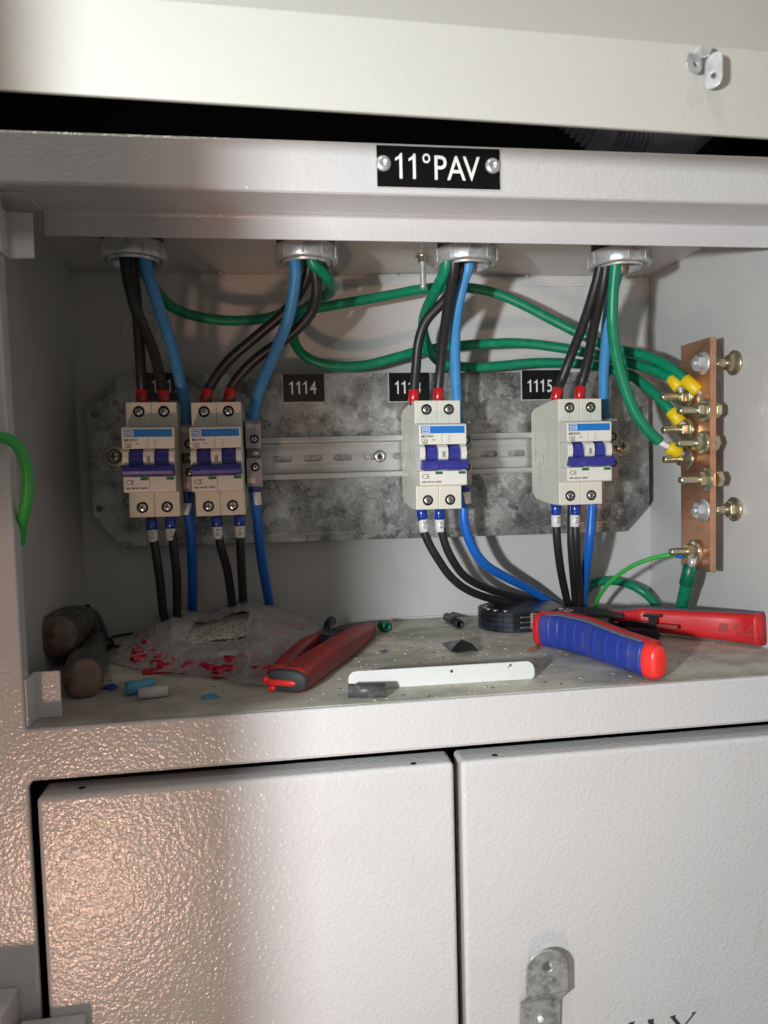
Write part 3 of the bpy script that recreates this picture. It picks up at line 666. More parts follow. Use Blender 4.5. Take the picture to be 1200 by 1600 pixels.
def lug(t, tail, p1, hole):
    d = (V(p1)-V(tail)).normalized()
    sleeve(t, 'yellow_sleeve', P['yel'], V(tail), V(p1), 4.9, 16)
    q = MB(); q.cyl(V(p1), V(p1)+d*3, 2.6); h = V(hole)
    q.cyl((419.6, h.y, h.z), (420.9, h.y, h.z), 6.5)
    q.sweep([V(p1)+d*1.5, (V(p1)+d*1.5).lerp(V((420.2, h.y, h.z)), 0.5), (420.2, h.y, h.z)], [2.6, 3.5, 4], [1.6, 1.0, 0.6], up=(0.3, -1, 0))
    q.build('lug', P['zinc'], t)
BX = 421.0
studs_px = [((1033, 616), (1072, 620)), ((1060, 641), (1099, 641)), ((1035, 671), (1073, 671)), ((1058, 691), (1097, 692)), ((1037, 717), (1073, 717)), ((1062, 747), (1103, 749)), ((1047, 860), (1083, 861))]
SP = []
for tip, ws in studs_px:
    b = at(*ws, X=BX-2.5); b.x = BX
    tipx = at(*tip, Y=b.y).x
    SP.append((b, tipx))
t, P3 = cable('green_cable', 'longest green wire, sagging from the leftmost ring and looping over to the bar', 'cable', GG, P['green'],
    [(214, 408, 116), (232, 436, 140), (249, 460, 165), (268, 479, 180), (302, 493, 190), (355, 501, 194), (410, 498, 195), (450, 488, 195), (497, 481, 194), (560, 470, 193), (620, 459, 193), (657, 452, 193), (700, 448, 193), (735, 450, 192), (777, 459, 190), (821, 478, 186), (865, 501, 182), (905, 521, 176), (940, 537, 168), (975, 548, 158), (1015, 558, 140), (1048, 575, 124), (1070, 592, 115)], 4.0, pre=156)
lug(t, P3[-1], at(1092, 612, Y=107), SP[1][0])
t, P3 = cable('green_cable', 'green wire bending sharply out of the second ring and dipping behind the blue one', 'cable', GG, P['green'],
    [(487, 406, 102), (500, 422, 105), (514, 438, 116), (517, 455, 150), (500, 466, 180), (480, 480, 197), (464, 500, 199), (459, 530, 198), (476, 556, 196), (514, 571, 195), (567, 571, 195), (620, 558, 195), (653, 549, 196), (697, 542, 196), (759, 537, 195), (812, 536, 193), (865, 542, 188), (909, 550, 180), (980, 566, 160), (1020, 578, 138), (1049, 591, 124)], 4.0, pre=156)
lug(t, P3[-1], at(1062, 606, Y=118), SP[0][0])
t, P3 = cable('green_cable', 'green wire curling down left of breaker 1113 then right along the plate top', 'cable', GG, P['green'],
    [(698, 412, 101), (683, 450, 118), (665, 487, 150), (661, 513, 172), (668, 540, 188), (682, 562, 196), (703, 571, 197), (740, 574, 197), (777, 572, 197), (830, 567, 195), (883, 567, 190), (930, 572, 180), (980, 585, 160), (1003, 598, 148), (1026, 618, 134), (1048, 642, 124)], 4.0, pre=156)
lug(t, P3[-1], at(1064, 660, Y=119), SP[2][0])
t, P3 = cable('green_cable', 'green wire from the fourth ring, in front of the others, to the lowest yellow lug', 'cable', GG, P['green'],
    [(962, 408, 99), (958, 456, 104), (957, 505, 108), (962, 549, 114), (973, 595, 118), (990, 640, 119), (1009, 668, 119), (1030, 690, 119)], 4.1, pre=156)
sleeve(t, 'cable_core', P['inkwhite'], P3[-1], at(1044, 698, Y=118), 2.2)
lug(t, at(1044, 698, Y=118), at(1062, 707, Y=117), SP[4][0])

# outgoing cables
def outblack(lbl, pts, mark, top, post=None, raw=None, marker_r=4.1):
    """top=(px, y0, y1, y2, Y): ferrule from y0 to y1, marker y1..y2"""
    t, P3 = cable('black_cable', lbl, 'cable', 'black outgoing cables below the breakers', P['blk'], pts, 3.3, raw=raw)
    px, y0, y1, y2, Y, px2 = top
    a, b, c = at(px, y0, Y=Y), at((px+px2)/2, y1, Y=Y), at(px2, y2, Y=Y)
    sleeve(t, 'blue_ferrule', P['bluef'], V((a.x, a.y, a.z+0.6)), b, 4.2)
    mk = sleeve(t, 'marker_sleeve', P['marker'], b+V((0, 0, -0.3)), c, marker_r-0.35)
    cx = (b.x+c.x)/2; cz = (b.z+c.z)/2
    MB().text(mark, 3.6, lambda u, v, w: (cx+1.4-v*0.9+0.0, b.y-marker_r+0.25-w+abs(1.4-v*0.9)*0.1, cz+3.2-u), 0.03, bold=0.05).build('marker_print', P['ink'], mk)
    return t
outblack('left black outgoing cable of the leftmost breaker', [(235, 800, 152), (238, 826, 152), (243, 860, 152), (249, 900, 155), (254, 950, 165), (257, 990, 185)], '212', (236, 812, 827, 846, 152, 240), raw=[(-5, 195, -142)])
outblack('right black outgoing cable of the leftmost breaker', [(266, 800, 152), (268, 826, 152), (272, 860, 152), (276, 900, 156), (277, 950, 168), (277, 975, 180)], '212', (266, 810, 825, 844, 152, 268))
outblack('left black outgoing cable of the second breaker', [(338, 800, 152), (340, 826, 152), (346, 858, 153), (355, 890, 160), (361, 930, 175), (363, 960, 190)], '214', (338, 808, 822, 842, 152, 341))
outblack('right black outgoing cable of the second breaker', [(373, 798, 152), (375, 826, 152), (376, 860, 154), (378, 900, 162), (380, 945, 185), (380, 965, 195)], '214', (374, 806, 821, 840, 152, 375))
outblack('left black outgoing cable of breaker 1113, swept right to the crimper', [(656, 790, 152), (660, 815, 152), (667, 842, 152), (684, 873, 154), (706, 903, 160), (735, 924, 172), (780, 939, 192), (838, 948, 208)], '213', (658, 796, 811, 831, 152, 663), raw=[(330, 212, -140)])
outblack('right black outgoing cable of breaker 1113, swept right above its twin', [(684, 790, 152), (688, 815, 152), (694, 845, 153), (706, 873, 157), (726, 900, 166), (758, 918, 180), (800, 930, 200), (850, 941, 214)], '213', (686, 796, 811, 831, 152, 688), raw=[(336, 219, -140)])
outblack('left black outgoing cable of the rightmost breaker', [(868, 792, 152), (869, 815, 152), (871, 850, 154), (876, 890, 165), (883, 925, 188), (889, 950, 205)], '215', (868, 788, 804, 823, 152, 869))
outblack('middle black outgoing cable of the rightmost breaker', [(900, 785, 152), (899, 815, 152), (900, 850, 153), (903, 890, 163), (906, 925, 185), (908, 950, 202)], '215', (899, 788, 804, 823, 152, 898))
cable('black_cable', 'thin black outgoing cable half hidden behind its neighbour, rightmost breaker', 'cable', 'black outgoing cables below the breakers', P['blk'],
    [(893, 780, 166), (892, 820, 166), (893, 860, 168), (896, 900, 178), (900, 950, 212)], 3.3)
GD = 'blue outgoing cables'
for lbl, pts, top in (('blue outgoing cable under the block between the two left breakers', [(292, 765, 163), (294, 800, 162), (298, 830, 162), (300, 870, 166), (301, 920, 185), (300, 955, 205)], (292, 771, 785, 804, 162, 291)),
    ('blue outgoing cable under the block at the bare rail, left half', [(397, 755, 163), (399, 780, 162), (403, 815, 162), (407, 860, 166), (414, 905, 180), (421, 945, 205)], (397, 760, 768, 789, 162, 401)),
    ('blue outgoing cable sweeping right from breaker 1113 to the crimper', [(722, 750, 164), (724, 785, 162), (726, 820, 162), (738, 855, 164), (758, 882, 170), (787, 900, 180), (827, 920, 195), (870, 946, 212)], (724, 760, 768, 787, 162, 728)),
    ('blue outgoing cable right of the black ones under the rightmost breaker', [(926, 770, 162), (924, 805, 160), (921, 845, 160), (916, 885, 170), (912, 925, 190), (911, 952, 208)], None)):
    t, P3 = cable('blue_cable', lbl, 'cable', GD, P['dblue'], pts, 3.9)
    if top:
        px, y0, y1, y2, Y, px2 = top
        a, b, c = at(px, y0, Y=Y), at((px+px2)/2, y1, Y=Y), at(px2, y2, Y=Y)
        sleeve(t, 'blue_ferrule', P['bluef'], V((a.x, a.y, a.z+4)), b, 4.7)
        sleeve(t, 'marker_sleeve', P['marker'], b+V((0.5, -0.6, -0.3)), c+V((0.5, -0.6, 0)), 3.75)

# ================================================================ COPPER BAR
bar = thing('copper_earth_bar', (BX+2, 112, -94), 'flat copper bar standing off the right side wall, studded with bolts', 'copper bar')
MB().box(BX, BX+5.0, 92, 132, -93.5, 79.5, 0.5).build('bar', P['copper'], bar)
def hexnut(mb, p, ax, r, h):
    a = V(ax).normalized(); o1 = a.orthogonal().normalized(); o2 = a.cross(o1); ph = random.random()
    b = bmesh.new(); lo, hi = [], []
    for k in range(6):
        t = math.pi/3*k+ph; q = V(p)+(o1*math.cos(t)+o2*math.sin(t))*r; lo.append(b.verts.new(q)); hi.append(b.verts.new(q+a*h))
    b.faces.new(lo[::-1]); b.faces.new(hi)
    for k in range(6): b.faces.new((lo[k], lo[(k+1) % 6], hi[(k+1) % 6], hi[k]))
    bmesh.ops.bevel(b, geom=[e for e in b.edges], offset=0.45, segments=2, affect='EDGES'); mb.merge(b)
def threaded(mb, p, ax, r, L):
    pr = [(r, 0)]; n = int(L/1.25)
    for k in range(n): pr += [(r, k*1.25+0.35), (r*0.86, k*1.25+0.95)]
    pr += [(r*0.8, L), (0.01, L)]; mb.lathe(pr, p, ax, 18)
NX = V((-1, 0, 0))
for i, (b, tx) in enumerate(SP):
    e = bpy.data.objects.new('x', None); bpy.data.objects.remove(e)
    s = MB(); threaded(s, (BX-1, b.y, b.z), NX, 3.0, BX-1-tx)
    bo = s.build('bolt', P['yzinc'], bar)
    w = MB(); w.lathe([(8.6, 0), (8.7, 0.3), (8.7, 1.5), (8.3, 1.8), (3.5, 1.8)], (BX-1.4, b.y, b.z), NX, 36); w.build('washer', P['yzinc'], bo)
    nn_ = MB(); hexnut(nn_, (BX-3.4, b.y, b.z), NX, 6.0, 5.4); nn_.build('nut', P['yzinc'], bo)
    hh = MB(); hexnut(hh, (BX+5.1, b.y, b.z), (1, 0, 0), 6.2, 4.2); hh.build('bolt_head', P['yzinc'], bo)
for (px, py), (qx, qy) in (((1082, 571), (1141, 566)), ((1088, 797), (1141, 796))):
    y = at(qx, qy, X=442).y; z = at(qx, qy, X=442).z; z2 = at(px, py, X=BX-4).z; z = (z+z2)/2
    s = MB(); s.cyl((BX+5, y, z), (446, y, z), 3.0); bo = s.build('standoff_bolt', P['yzinc'], bar)
    w = MB(); w.lathe([(8.6, 0), (8.6, 1.6), (3, 1.7)], (BX-0.1, y, z), NX, 36); hexnut(w, (BX-1.8, y, z), NX, 6.2, 5); w.lathe([(3, 0), (3, 2.4), (2.2, 3.0), (0.01, 3.0)], (BX-6.4, y, z), NX, 16); w.build('nut', P['zinc'], bo)
    w = MB(); w.lathe([(9.2, 0), (9.2, 1.6), (3, 1.7)], (445.9, y, z), NX, 36); hexnut(w, (444.2, y, z), NX, 6.4, 5); w.build('nut', P['yzinc'], bo)
# thick green lead with heat shrink below the bar
b7 = SP[6][0]
t, P3 = cable('green_cable', 'thick green wire with dark shrink sleeve dropping from the bottom of the copper bar', 'cable', 'green wires at the foot of the bar', P['green'],
    [(1080, 886, 108), (1076, 900, 110), (1070, 925, 118), (1064, 950, 130), (1058, 968, 145)], 4.6)
sleeve(t, 'shrink_sleeve', P['shrink'], at(1079, 884, Y=108), at(1072, 914, Y=112), 5.3)
q = MB(); q.cyl(at(1083, 872, Y=107), at(1080, 886, Y=108), 3.2); q.cyl((BX-1.2, b7.y, b7.z-1), (BX-0.1, b7.y, b7.z-1), 8.2); q.build('lug', P['zinc'], t)
t, P3 = cable('green_cable', 'thin light green wire arching left from the lowest bolt of the bar', 'cable', 'green wires at the foot of the bar', P['lgreen'],
    [(1068, 868, 112), (1050, 867, 116), (1020, 872, 126), (985, 886, 140), (955, 908, 156), (936, 932, 172), (930, 952, 190)], 1.7)
sleeve(t, 'blue_ferrule', P['dblue'], at(1068, 868, Y=112), at(1056, 867, Y=115), 2.4)
t, P3 = cable('green_cable', 'green wire looping low along the back wall behind the red handle', 'cable', 'green wires at the foot of the bar', P['green'],
    [(905, 935, 215), (925, 914, 216), (950, 907, 216), (980, 912, 214), (1005, 925, 208), (1025, 945, 198), (1038, 975, 190)], 4.0)
# green earth strap at the left edge
t, P3 = cable('green_yellow_cable', 'bright green earth strap arching over the left frame edge', 'cable', None, P['lgreen'],
    [(-70, 690, -14), (-20, 686, -12), (6, 684, -10), (28, 698, -8), (41, 728, -4), (43, 765, 0), (38, 800, 5), (34, 818, 12), (30, 850, 16)], 2.9)

# ================================================================ THINGS ON THE SHELF
def fl(px, py, h=0): 
    q = at(px, py, Z=FZ+h); return q
# white bent strip
a = fl(545, 1079); b = fl(835, 1061)
dv = (b-a); L_ = dv.length; dv.normalize(); nv = V((-dv.y, dv.x, 0))
ws = thing('steel_offcut', a, 'long white painted metal strip standing on edge at the shelf front', 'metal strip')
f_ = lambda u, v, w: tuple(a+dv*u+V((0, 0, v))-nv*w+nv*0.8)
MB().holed([(0.5, 0.05), (L_-1.5, 0.05), (L_, 1.5), (L_, 7)]+[(L_-5+5*math.cos(k*math.pi/12), 6.6+5*math.sin(k*math.pi/12)) for k in range(7)]+[(5-5*math.sin(k*math.pi/12), 6.6+5*math.cos(k*math.pi/12)) for k in range(7)]+[(0, 1)], [], f_, 1.6, 0.3).build('upright_face', P['white_paint'], ws)
f2 = MB(); f2.prism([(1, 0.85), (L_-1.5, 0.85), (L_-3, 9), (3, 9)], lambda u, v, d: tuple(a+dv*u+nv*(v+0.8)+V((0, 0, d))), 0.05, 1.5, 0.2); f2.build('foot', P['white_paint'], ws)
ch = MB()
for (px, py, s_) in ((704, 1047, 1.0), (795, 1037, 0.8), (792, 1040, 0.5)):
    p = at(px, py, Y=a.y+1.2); ch.lathe([(0.01, 0.1), (s_, 0.05), (s_, -0.2)], (p.x, (a+dv*(p.x-a.x)).y-0.05, p.z), (0, -1, 0), 8)
ch.build('paint_chip', P['ink'], ws)
def bit(name, label, cat, m_, p0, p1, r, hollow=0.6, group=None):
    p0, p1 = V(p0), V(p1); L = (p1-p0).length; ri = r*hollow
    return tag(MB().lathe([(ri, 0), (r, 0), (r, L), (ri, L)], p0, p1-p0, 20, close=True).build(name, m_), label, cat, group)
p = fl(545, 1091); q_ = fl(603, 1090)
bit('tube_offcut', 'grey black tube offcut lying in front of the white metal strip', 'tube offcut', P['greyrub'], (p.x, p.y+1, FZ+4.2), (q_.x, q_.y+1, FZ+4.2), 4.1, 0.5)
p = fl(717, 981); q_ = fl(706, 974)
bit('tube_offcut', 'short black tube offcut near the back wall beside the crimper head', 'tube offcut', P['blkmat'], (p.x, p.y-4, FZ+3.8), (q_.x-2, q_.y+10, FZ+3.8), 3.7, 0.7)
p = fl(604, 988)
gc = bit('terminal_cap', 'small dark green plastic cap at the tip of the red stripper', 'cap', P['shrink'], (p.x+1, p.y, FZ+4.4), (p.x-3, p.y+9, FZ+4.4), 4.2, 0.55)
p = fl(196, 1090); q_ = fl(238, 1084)
bit('insulation_scrap', 'pale blue piece of cable insulation on the shelf, front left', 'insulation scrap', P['pblue'], (p.x, p.y+4, FZ+4.2), (q_.x, q_.y+7, FZ+4.2), 4.1, 0.8)
p = fl(216, 1094); q_ = fl(262, 1089)
bit('insulation_scrap', 'off white piece of cable insulation lying against the pale blue one', 'insulation scrap', P['neutral_tab'], (p.x, p.y+1, FZ+3.6), (q_.x, q_.y+1.5, FZ+3.6), 3.5, 0.8)
def flake(name, label, cat, m_, pl, h=0.6, group=None, z0=0.05):
    b_ = MB(); pts = [fl(*q) for q in pl]; n = len(pts); c0 = sum((V(p) for p in pts), V((0, 0, 0)))/n
    vs = [V((p.x, p.y, FZ+z0+random.uniform(0, h))) for p in pts]; top_ = [v+V((0, 0, 0.5)) for v in vs]
    vs.append(V((c0.x, c0.y, FZ+h*0.8+z0))); top_.append(V((c0.x, c0.y, FZ+h*1.6+z0+0.5)))
    fs = []
    for i in range(n):
        j = (i+1) % n; fs += [(j, i, n), (n+1+i, n+1+j, 2*n+1), (i, j, n+1+j, n+1+i)]
    b_.add(vs+top_, fs); return tag(b_.build(name, m_), label, cat, group)
flake('insulation_flake', 'thin pale blue flake on the shelf in front of the plastic bag', 'flake', P['pblue'], [(314, 1089), (338, 1086), (342, 1091), (318, 1094)], 0.8)
flake('insulation_flake', 'dark blue flake beside the dark pliers on the left', 'flake', P['bluegrip'], [(160, 1077), (175, 1071), (186, 1076), (176, 1080)], 1.2)
flake('tape_scrap', 'crumpled black scrap lying behind the white metal strip', 'scrap', P['blkmat'], [(690, 1017), (704, 1019), (716, 1026), (740, 1026), (748, 1020), (738, 1012), (725, 1016), (708, 1015)], 5.5)
flake('insulation_flake', 'little grey blue flake on the shelf right of the red stripper', 'flake', P['dustgrip'], [(592, 1019), (602, 1017), (606, 1020), (598, 1022)], 0.8)
flake('copper_clipping', 'tiny copper clipping under the left end of the blue grip', 'clipping', P['copbit'], [(824, 1018), (832, 1014), (840, 1018), (830, 1020)], 2.0)
cr = MB()
for k in range(760):
    if k < 460: px, py = random.uniform(560, 860), random.uniform(975, 1095)
    else: px, py = random.uniform(180, 1150), random.uniform(985, 1100)
    p = fl(px, py)
    if p.y < 6 or p.y > 222 or p.x > 440 or p.x < -50: continue
    s_ = random.choice((0.18, 0.22, 0.3, 0.5)); L2 = s_*random.uniform(1, 2.5); a_ = random.uniform(0, 3.1)
    cr.box(-L2, L2, -s_, s_, 0, s_*0.9, 0, M=Matrix.Translation((p.x, p.y, FZ+0.02)) @ Matrix.Rotation(a_, 4, 'Z'))
tag(cr.build('debris', P['crumb'], origin=(200, 60, FZ)), 'fine pale crumbs and sawdust scattered over the shelf', 'debris', kind='stuff')
cr = MB()
for k in range(60):
    p = fl(random.uniform(170, 1000), random.uniform(985, 1110))
    if p.y < 6 or p.y > 222 or p.x > 440: continue
    cr.box(-1.2, 1.2, -0.25, 0.25, 0, 0.3, 0, M=Matrix.Translation((p.x, p.y, FZ+0.02)) @ Matrix.Rotation(random.uniform(0, 3.1), 4, 'Z'))
tag(cr.build('dark_debris', P['ink'], origin=(200, 61, FZ)), 'dark specks and clippings scattered over the shelf', 'debris', kind='stuff')

# ---- big crimping tool, blue and red
ct = thing('crimping_tool', (320, 130, FZ), 'large crimping tool with black head, blue ribbed grip and red handle', 'crimping tool')
hc = V((297, 176, FZ))
h = MB()
for k in range(4):
    zz = FZ+0.6+k*4.2
    outl = [(hc.x+30*math.cos(t)*(1.0), hc.y+27*math.sin(t)) for t in [math.radians(x) for x in range(60, 301, 12)]] + [(hc.x+22, hc.y-24), (hc.x+40, hc.y-14), (hc.x+40, hc.y+16), (hc.x+24, hc.y+22)]
    h.prism(outl, lambda u, v, d: (u, v, d), zz, zz+3.4, 0.5)
    inl = [(hc.x+(u-hc.x)*0.965, hc.y+(v-hc.y)*0.965) for u, v in outl]
    if k < 3: h.prism(inl, lambda u, v, d: (u, v, d), zz+3.2, zz+4.4)
hd = h.build('head', P['toolblk'], ct)
jm = MB()
for k in range(5):
    a_ = math.radians(150+k*22); c_ = V((hc.x+24*math.cos(a_), hc.y+21*math.sin(a_), FZ+16.7)); jm.lathe([(2.6, 0), (2.6, 0.5), (1.9, 0.9), (1.5, 0.3), (0.01, 0.3)], c_, (0, 0, 1), 16)
jm.build('die_pin', P['steel'], hd)
jm = MB(); jm.box(hc.x-3, hc.x+26, hc.y-26.5, hc.y-23, FZ+3, FZ+15.5, 0.5); jm.box(hc.x+6, hc.x+9, hc.y-27.5, hc.y-24, FZ+2, FZ+16, 0.3); jm.build('jaw_insert', P['steel'], hd)
zt_ = FZ+17.0
j = MB()
def pl_(pts, z0, z1, b_=0.4): j.prism(pts, lambda u, v, d: (u, v, d), z0, z1, b_)
pA = [fl(867, 958, 17), fl(885, 951, 17), fl(930, 952, 17), fl(975, 962, 16), fl(972, 968, 16), fl(920, 966, 16), fl(880, 966, 17)]
pl_([(p.x, p.y) for p in pA], zt_-0.3, zt_+1.8)
j.build('link_plate', P['toolgrey'], ct)
rv = MB(); p = fl(884, 953, 19); rv.lathe([(6, 0), (6, 0.7), (4.8, 1.3), (0.01, 1.4)], (p.x, p.y, zt_+1.6), (0, 0, 1), 24); rv.build('pivot_rivet', P['steel'], ct)
rv = MB(); p = fl(962, 972, 10); rv.lathe([(5.5, 0), (5.5, 1.6), (4.2, 2.2), (0.01, 2.3)], (p.x, p.y, zt_-7), (0, 0, 1), 24); rv.build('pivot_rivet', P['steel'], ct)
j = MB(); pB = [fl(860, 975, 8), fl(900, 960, 8), fl(975, 966, 8), fl(1030, 978, 8), fl(1030, 990, 8), fl(960, 985, 8)]
pl_([(p.x, p.y) for p in pB], FZ+2.5, FZ+9.5, 0.6); j.build('ratchet_body', P['toolblk'], ct)
# red handle to the right
def path_floor(pxs, zc): return [at(px, py, Z=z) for px, py, z in [(a_[0], a_[1], FZ+c_) for a_, c_ in zip(pxs, zc)]]
rpt = [at(948, 957, Z=FZ+15), at(968, 963, Z=FZ+15), at(1000, 966, Z=FZ+12.5), at(1050, 971, Z=FZ+12), at(1110, 976, Z=FZ+12.5), at(1160, 980, Z=FZ+13), at(1199, 983, Z=FZ+14)]
rpt[-1].x = min(rpt[-1].x, 441)
rh = MB(); rh.sweep(rpt, [3.5, 5, 6.5, 7, 7, 7, 6], [2.6, 4.6, 8.4, 9.4, 10.2, 11.0, 11.6], power=3.4, seg=28)
rhd = rh.build('red_handle', P['red'], ct)
tp = MB(); tp.sweep([p+V((1.5, 2.5, dz)) for p, dz in zip(rpt, [2.2, 4.0, 7.6, 8.6, 9.4, 10.2, 10.8])], [2.5, 4, 5.2, 5.8, 5.8, 5.8, 5], [1.2]*7, power=3, seg=20)
tp.build('grip_inlay', P['dustgrip'], rhd)
# black bracket on the red handle
pb = at(1022, 975, Z=FZ+11); bb = MB(); dirv = (rpt[4]-rpt[3]).normalized(); nvv = V((dirv.y, -dirv.x, 0)).normalized()
def bx_(u0, u1, v0, v1, o0, o1, m=bb):
    m.prism([(u0, v0), (u1, v0), (u1, v1), (u0, v1)], lambda u, v, d: tuple(pb+dirv*u+nvv*d+V((0, 0, v))), o0, o1, 0.3)
bx_(-6, 6, 6.5, 8.5, 3, 8.6); bx_(-6, 6, -8.5, -6.5, 3, 8.6); bx_(-2, 3.4, -8.2, 8.2, 3, 8.0); bx_(-24, -2, -4.5, 2, 2, 7.6)
bb.build('ratchet_bracket', P['toolblk'], ct)
b2 = MB(); bx_(4, 19, -1.0, 2.0, 5.5, 8.0, b2); b2.build('release_lever', P['redold'], ct)
# moulded warning marks on the handle
mk = MB()
p0 = at(1160, 980, Z=FZ+13)
def msk(px): 
    return at(px, 978, Z=FZ+13)-V((0, 0, 0))
for kind, px in (('hand', 1133), ('face', 1161), ('tri', 1184)):
    k_ = [1050, 1110, 1160, 1199]; j_ = 0 if px < 1110 else 1 if px < 1160 else 2
    f_0 = (px-k_[j_])/(k_[j_+1]-k_[j_]); b0 = rpt[3+j_].lerp(rpt[4+j_], f_0)+V((0, 0, 1.5)); fx = lambda u, v, w, b0=b0: tuple(b0+dirv*u+nvv*(7.0+w)+V((0, 0, v-1.5)))
    if kind == 'tri':
        mk.holed([(-4.5, -3.5), (4.5, -3.5), (0, 4.2)], [[(-3.3, -2.8), (0, 2.9), (3.3, -2.8)]], fx, 0.5); mk.text('!', 4.5, lambda u, v, w: fx(u-0.5, v-2.3, w), 0.2)
    elif kind == 'face':
        mk.holed(circle(0, 0, 4.2), [circle(0, 0, 3.7)[::-1]], fx, 0.5); mk.prism([(-3.8, 0.6), (3.8, 0.6), (3.8, 1.6), (-3.8, 1.6)], fx, -0.25, 0.25); mk.prism([(-2, -1.6), (0, -2.4), (2, -1.6), (0, -1.2)], fx, -0.25, 0.25)
    else:
        for k in range(4): mk.prism([(-3+k*1.6, -3), (-2+k*1.6, -3), (-1.2+k*1.6, 3), (-2.2+k*1.6, 3)], fx, -0.25, 0.25)
mk.build('moulded_marks', P['redold'], rhd)
# blue grip handle in front
bl = [V((289, 112, FZ+12)), V((300, 92, FZ+13.0)), V((309, 70, FZ+13.0)), V((319, 44, FZ+12)), V((329, 18, FZ+11.5))]
e0, e1 = fl(832, 1014), fl(1026, 1064)
base = [fl(836, 1012), fl(875, 1020), fl(915, 1032), fl(965, 1050), fl(1014, 1066)]
hh_ = [12.4, 13.4, 13.4, 12.2, 11.6]
bl = []
for q_, hh1 in zip(base, hh_): bl.append(V((q_.x+5.5, q_.y+5.0, FZ+hh1)))
core = MB(); core.sweep([p+V((2.6, 2.4, 0.6)) for p in bl], [6.2, 7.2, 7.0, 6.8, 7.0], [x for x in hh_], power=3.0, seg=28); ch_ = core.build('front_handle', P['red'], ct)
# grip sleeve with ribs
n_ = 90; path = []; ws_, hs_ = [], []
for i in range(n_+1):
    t_ = i/n_; u_ = 0.05+0.90*t_; T = u_*(len(bl)-1); k = min(int(T), len(bl)-2); f = T-k
    path.append(bl[k].lerp(bl[k+1], f)); rib = 1.2 if (i % 9) in (0,) and 6 < i < 84 else 0
    ws_.append(7.2+rib*1.0); hs_.append((hh_[k]*(1-f)+hh_[k+1]*f)-0.9)
gp = MB(); gp.sweep(path, ws_, hs_, power=2.6, sub=1, seg=32); gp.build('ribbed_grip', P['bluegrip'], ch_)
inn_ = MB(); inn_.sweep([p+V((1.2, 1.4, h_-0.2)) for p, h_ in zip(path[4:-2:6], hs_[4:-2:6])], 4.4, 1.1, power=2.6, seg=16); inn_.build('grip_inlay', P['dustgrip'], ch_)
for sgn, p, d_, rr in ((1, bl[-1], (bl[-1]-bl[-2]).normalized(), (7.6, 11.4)), (-1, bl[0], (bl[0]-bl[1]).normalized(), (7.2, 12.2))):
    ec = MB(); L3 = 7 if sgn > 0 else 3.5
    ec.sweep([p-d_*3, p, p+d_*L3*0.6, p+d_*L3*0.9, p+d_*L3], [rr[0], rr[0], rr[0]*0.86, rr[0]*0.6, 0.3], [rr[1], rr[1], rr[1]*0.9, rr[1]*0.68, 0.3], power=2.5, seg=28)
    ec.build('end_cap', P['redend'] if sgn > 0 else P['red'], ch_)

# ---- red wire stripper
wsr = thing('wire_stripper', (135, 110, FZ), 'worn red wire stripper lying closed between the plastic bag and the white strip', 'wire stripper')
e = fl(462, 1084); f = fl(588, 992)
ax_ = (f-e); Lr = ax_.length; ax_.normalize(); nr = V((ax_.y, -ax_.x, 0))
h1_ = [e+ax_*t_*Lr+V((0, 0, z_))-nr*of for t_, z_, of in ((0.0, 8, 2), (0.2, 8.6, 2), (0.45, 9.5, 0), (0.7, 8.5, 1), (0.92, 6.6, 3), (1.0, 6.0, 4))]
mh = MB(); mh.sweep(h1_, [10, 10, 8.5, 7.5, 6.5, 3.5], [7.6, 8.4, 8.6, 7.6, 5.6, 3.5], power=3, seg=28); hA = mh.build('main_handle', P['redold'], wsr)
e2 = fl(438, 1078); f2_ = fl(508, 1008)
h2_ = [e2+V((0, 0, 8)), e2.lerp(f2_, 0.3)+V((-3, 0, 9)), e2.lerp(f2_, 0.65)+V((-3, 2, 9)), f2_+V((2, 2, 7))]
mh = MB(); mh.sweep(h2_, [7, 5.6, 5.0, 3.5], [7.4, 7.0, 6.2, 4.5], power=2.8, seg=24); mh.build('second_handle', P['redold'], wsr)
d0 = (h1_[1]-h1_[0]).normalized(); c0 = h1_[0]-nr*3.4
ef = MB(); ef.sweep([c0-d0*0.5, c0-d0*1.6, c0-d0*2.4], [14.4, 13.6, 12.6], [7.3, 6.8, 6.0], power=2.6, seg=32); ef.build('end_face', P['toolgrey'], wsr)
ef = MB(); ef.sweep([c0-d0*2.4-nr*3.6+V((0, 0, -1)), c0-d0*3.2-nr*3.6+V((0, 0, -1))], [10.5, 10.0], [1.9, 1.6], power=4, seg=24)
ef.sweep([c0-d0*1.0-nr*12.5+V((0, 0, 0.5)), c0-d0*4.6-nr*12.5+V((0, 0, 0.2))], [2.6, 1.8], [2.8, 2.2], seg=16); ef.sweep([c0-d0*1.0-nr*9+V((0, 0, -4.6)), c0-d0*4-nr*9+V((0, 0, -4.8))], [3.4, 2.4], [2.3, 1.6], seg=16)
ef.build('locking_catch', P['redend'], wsr)
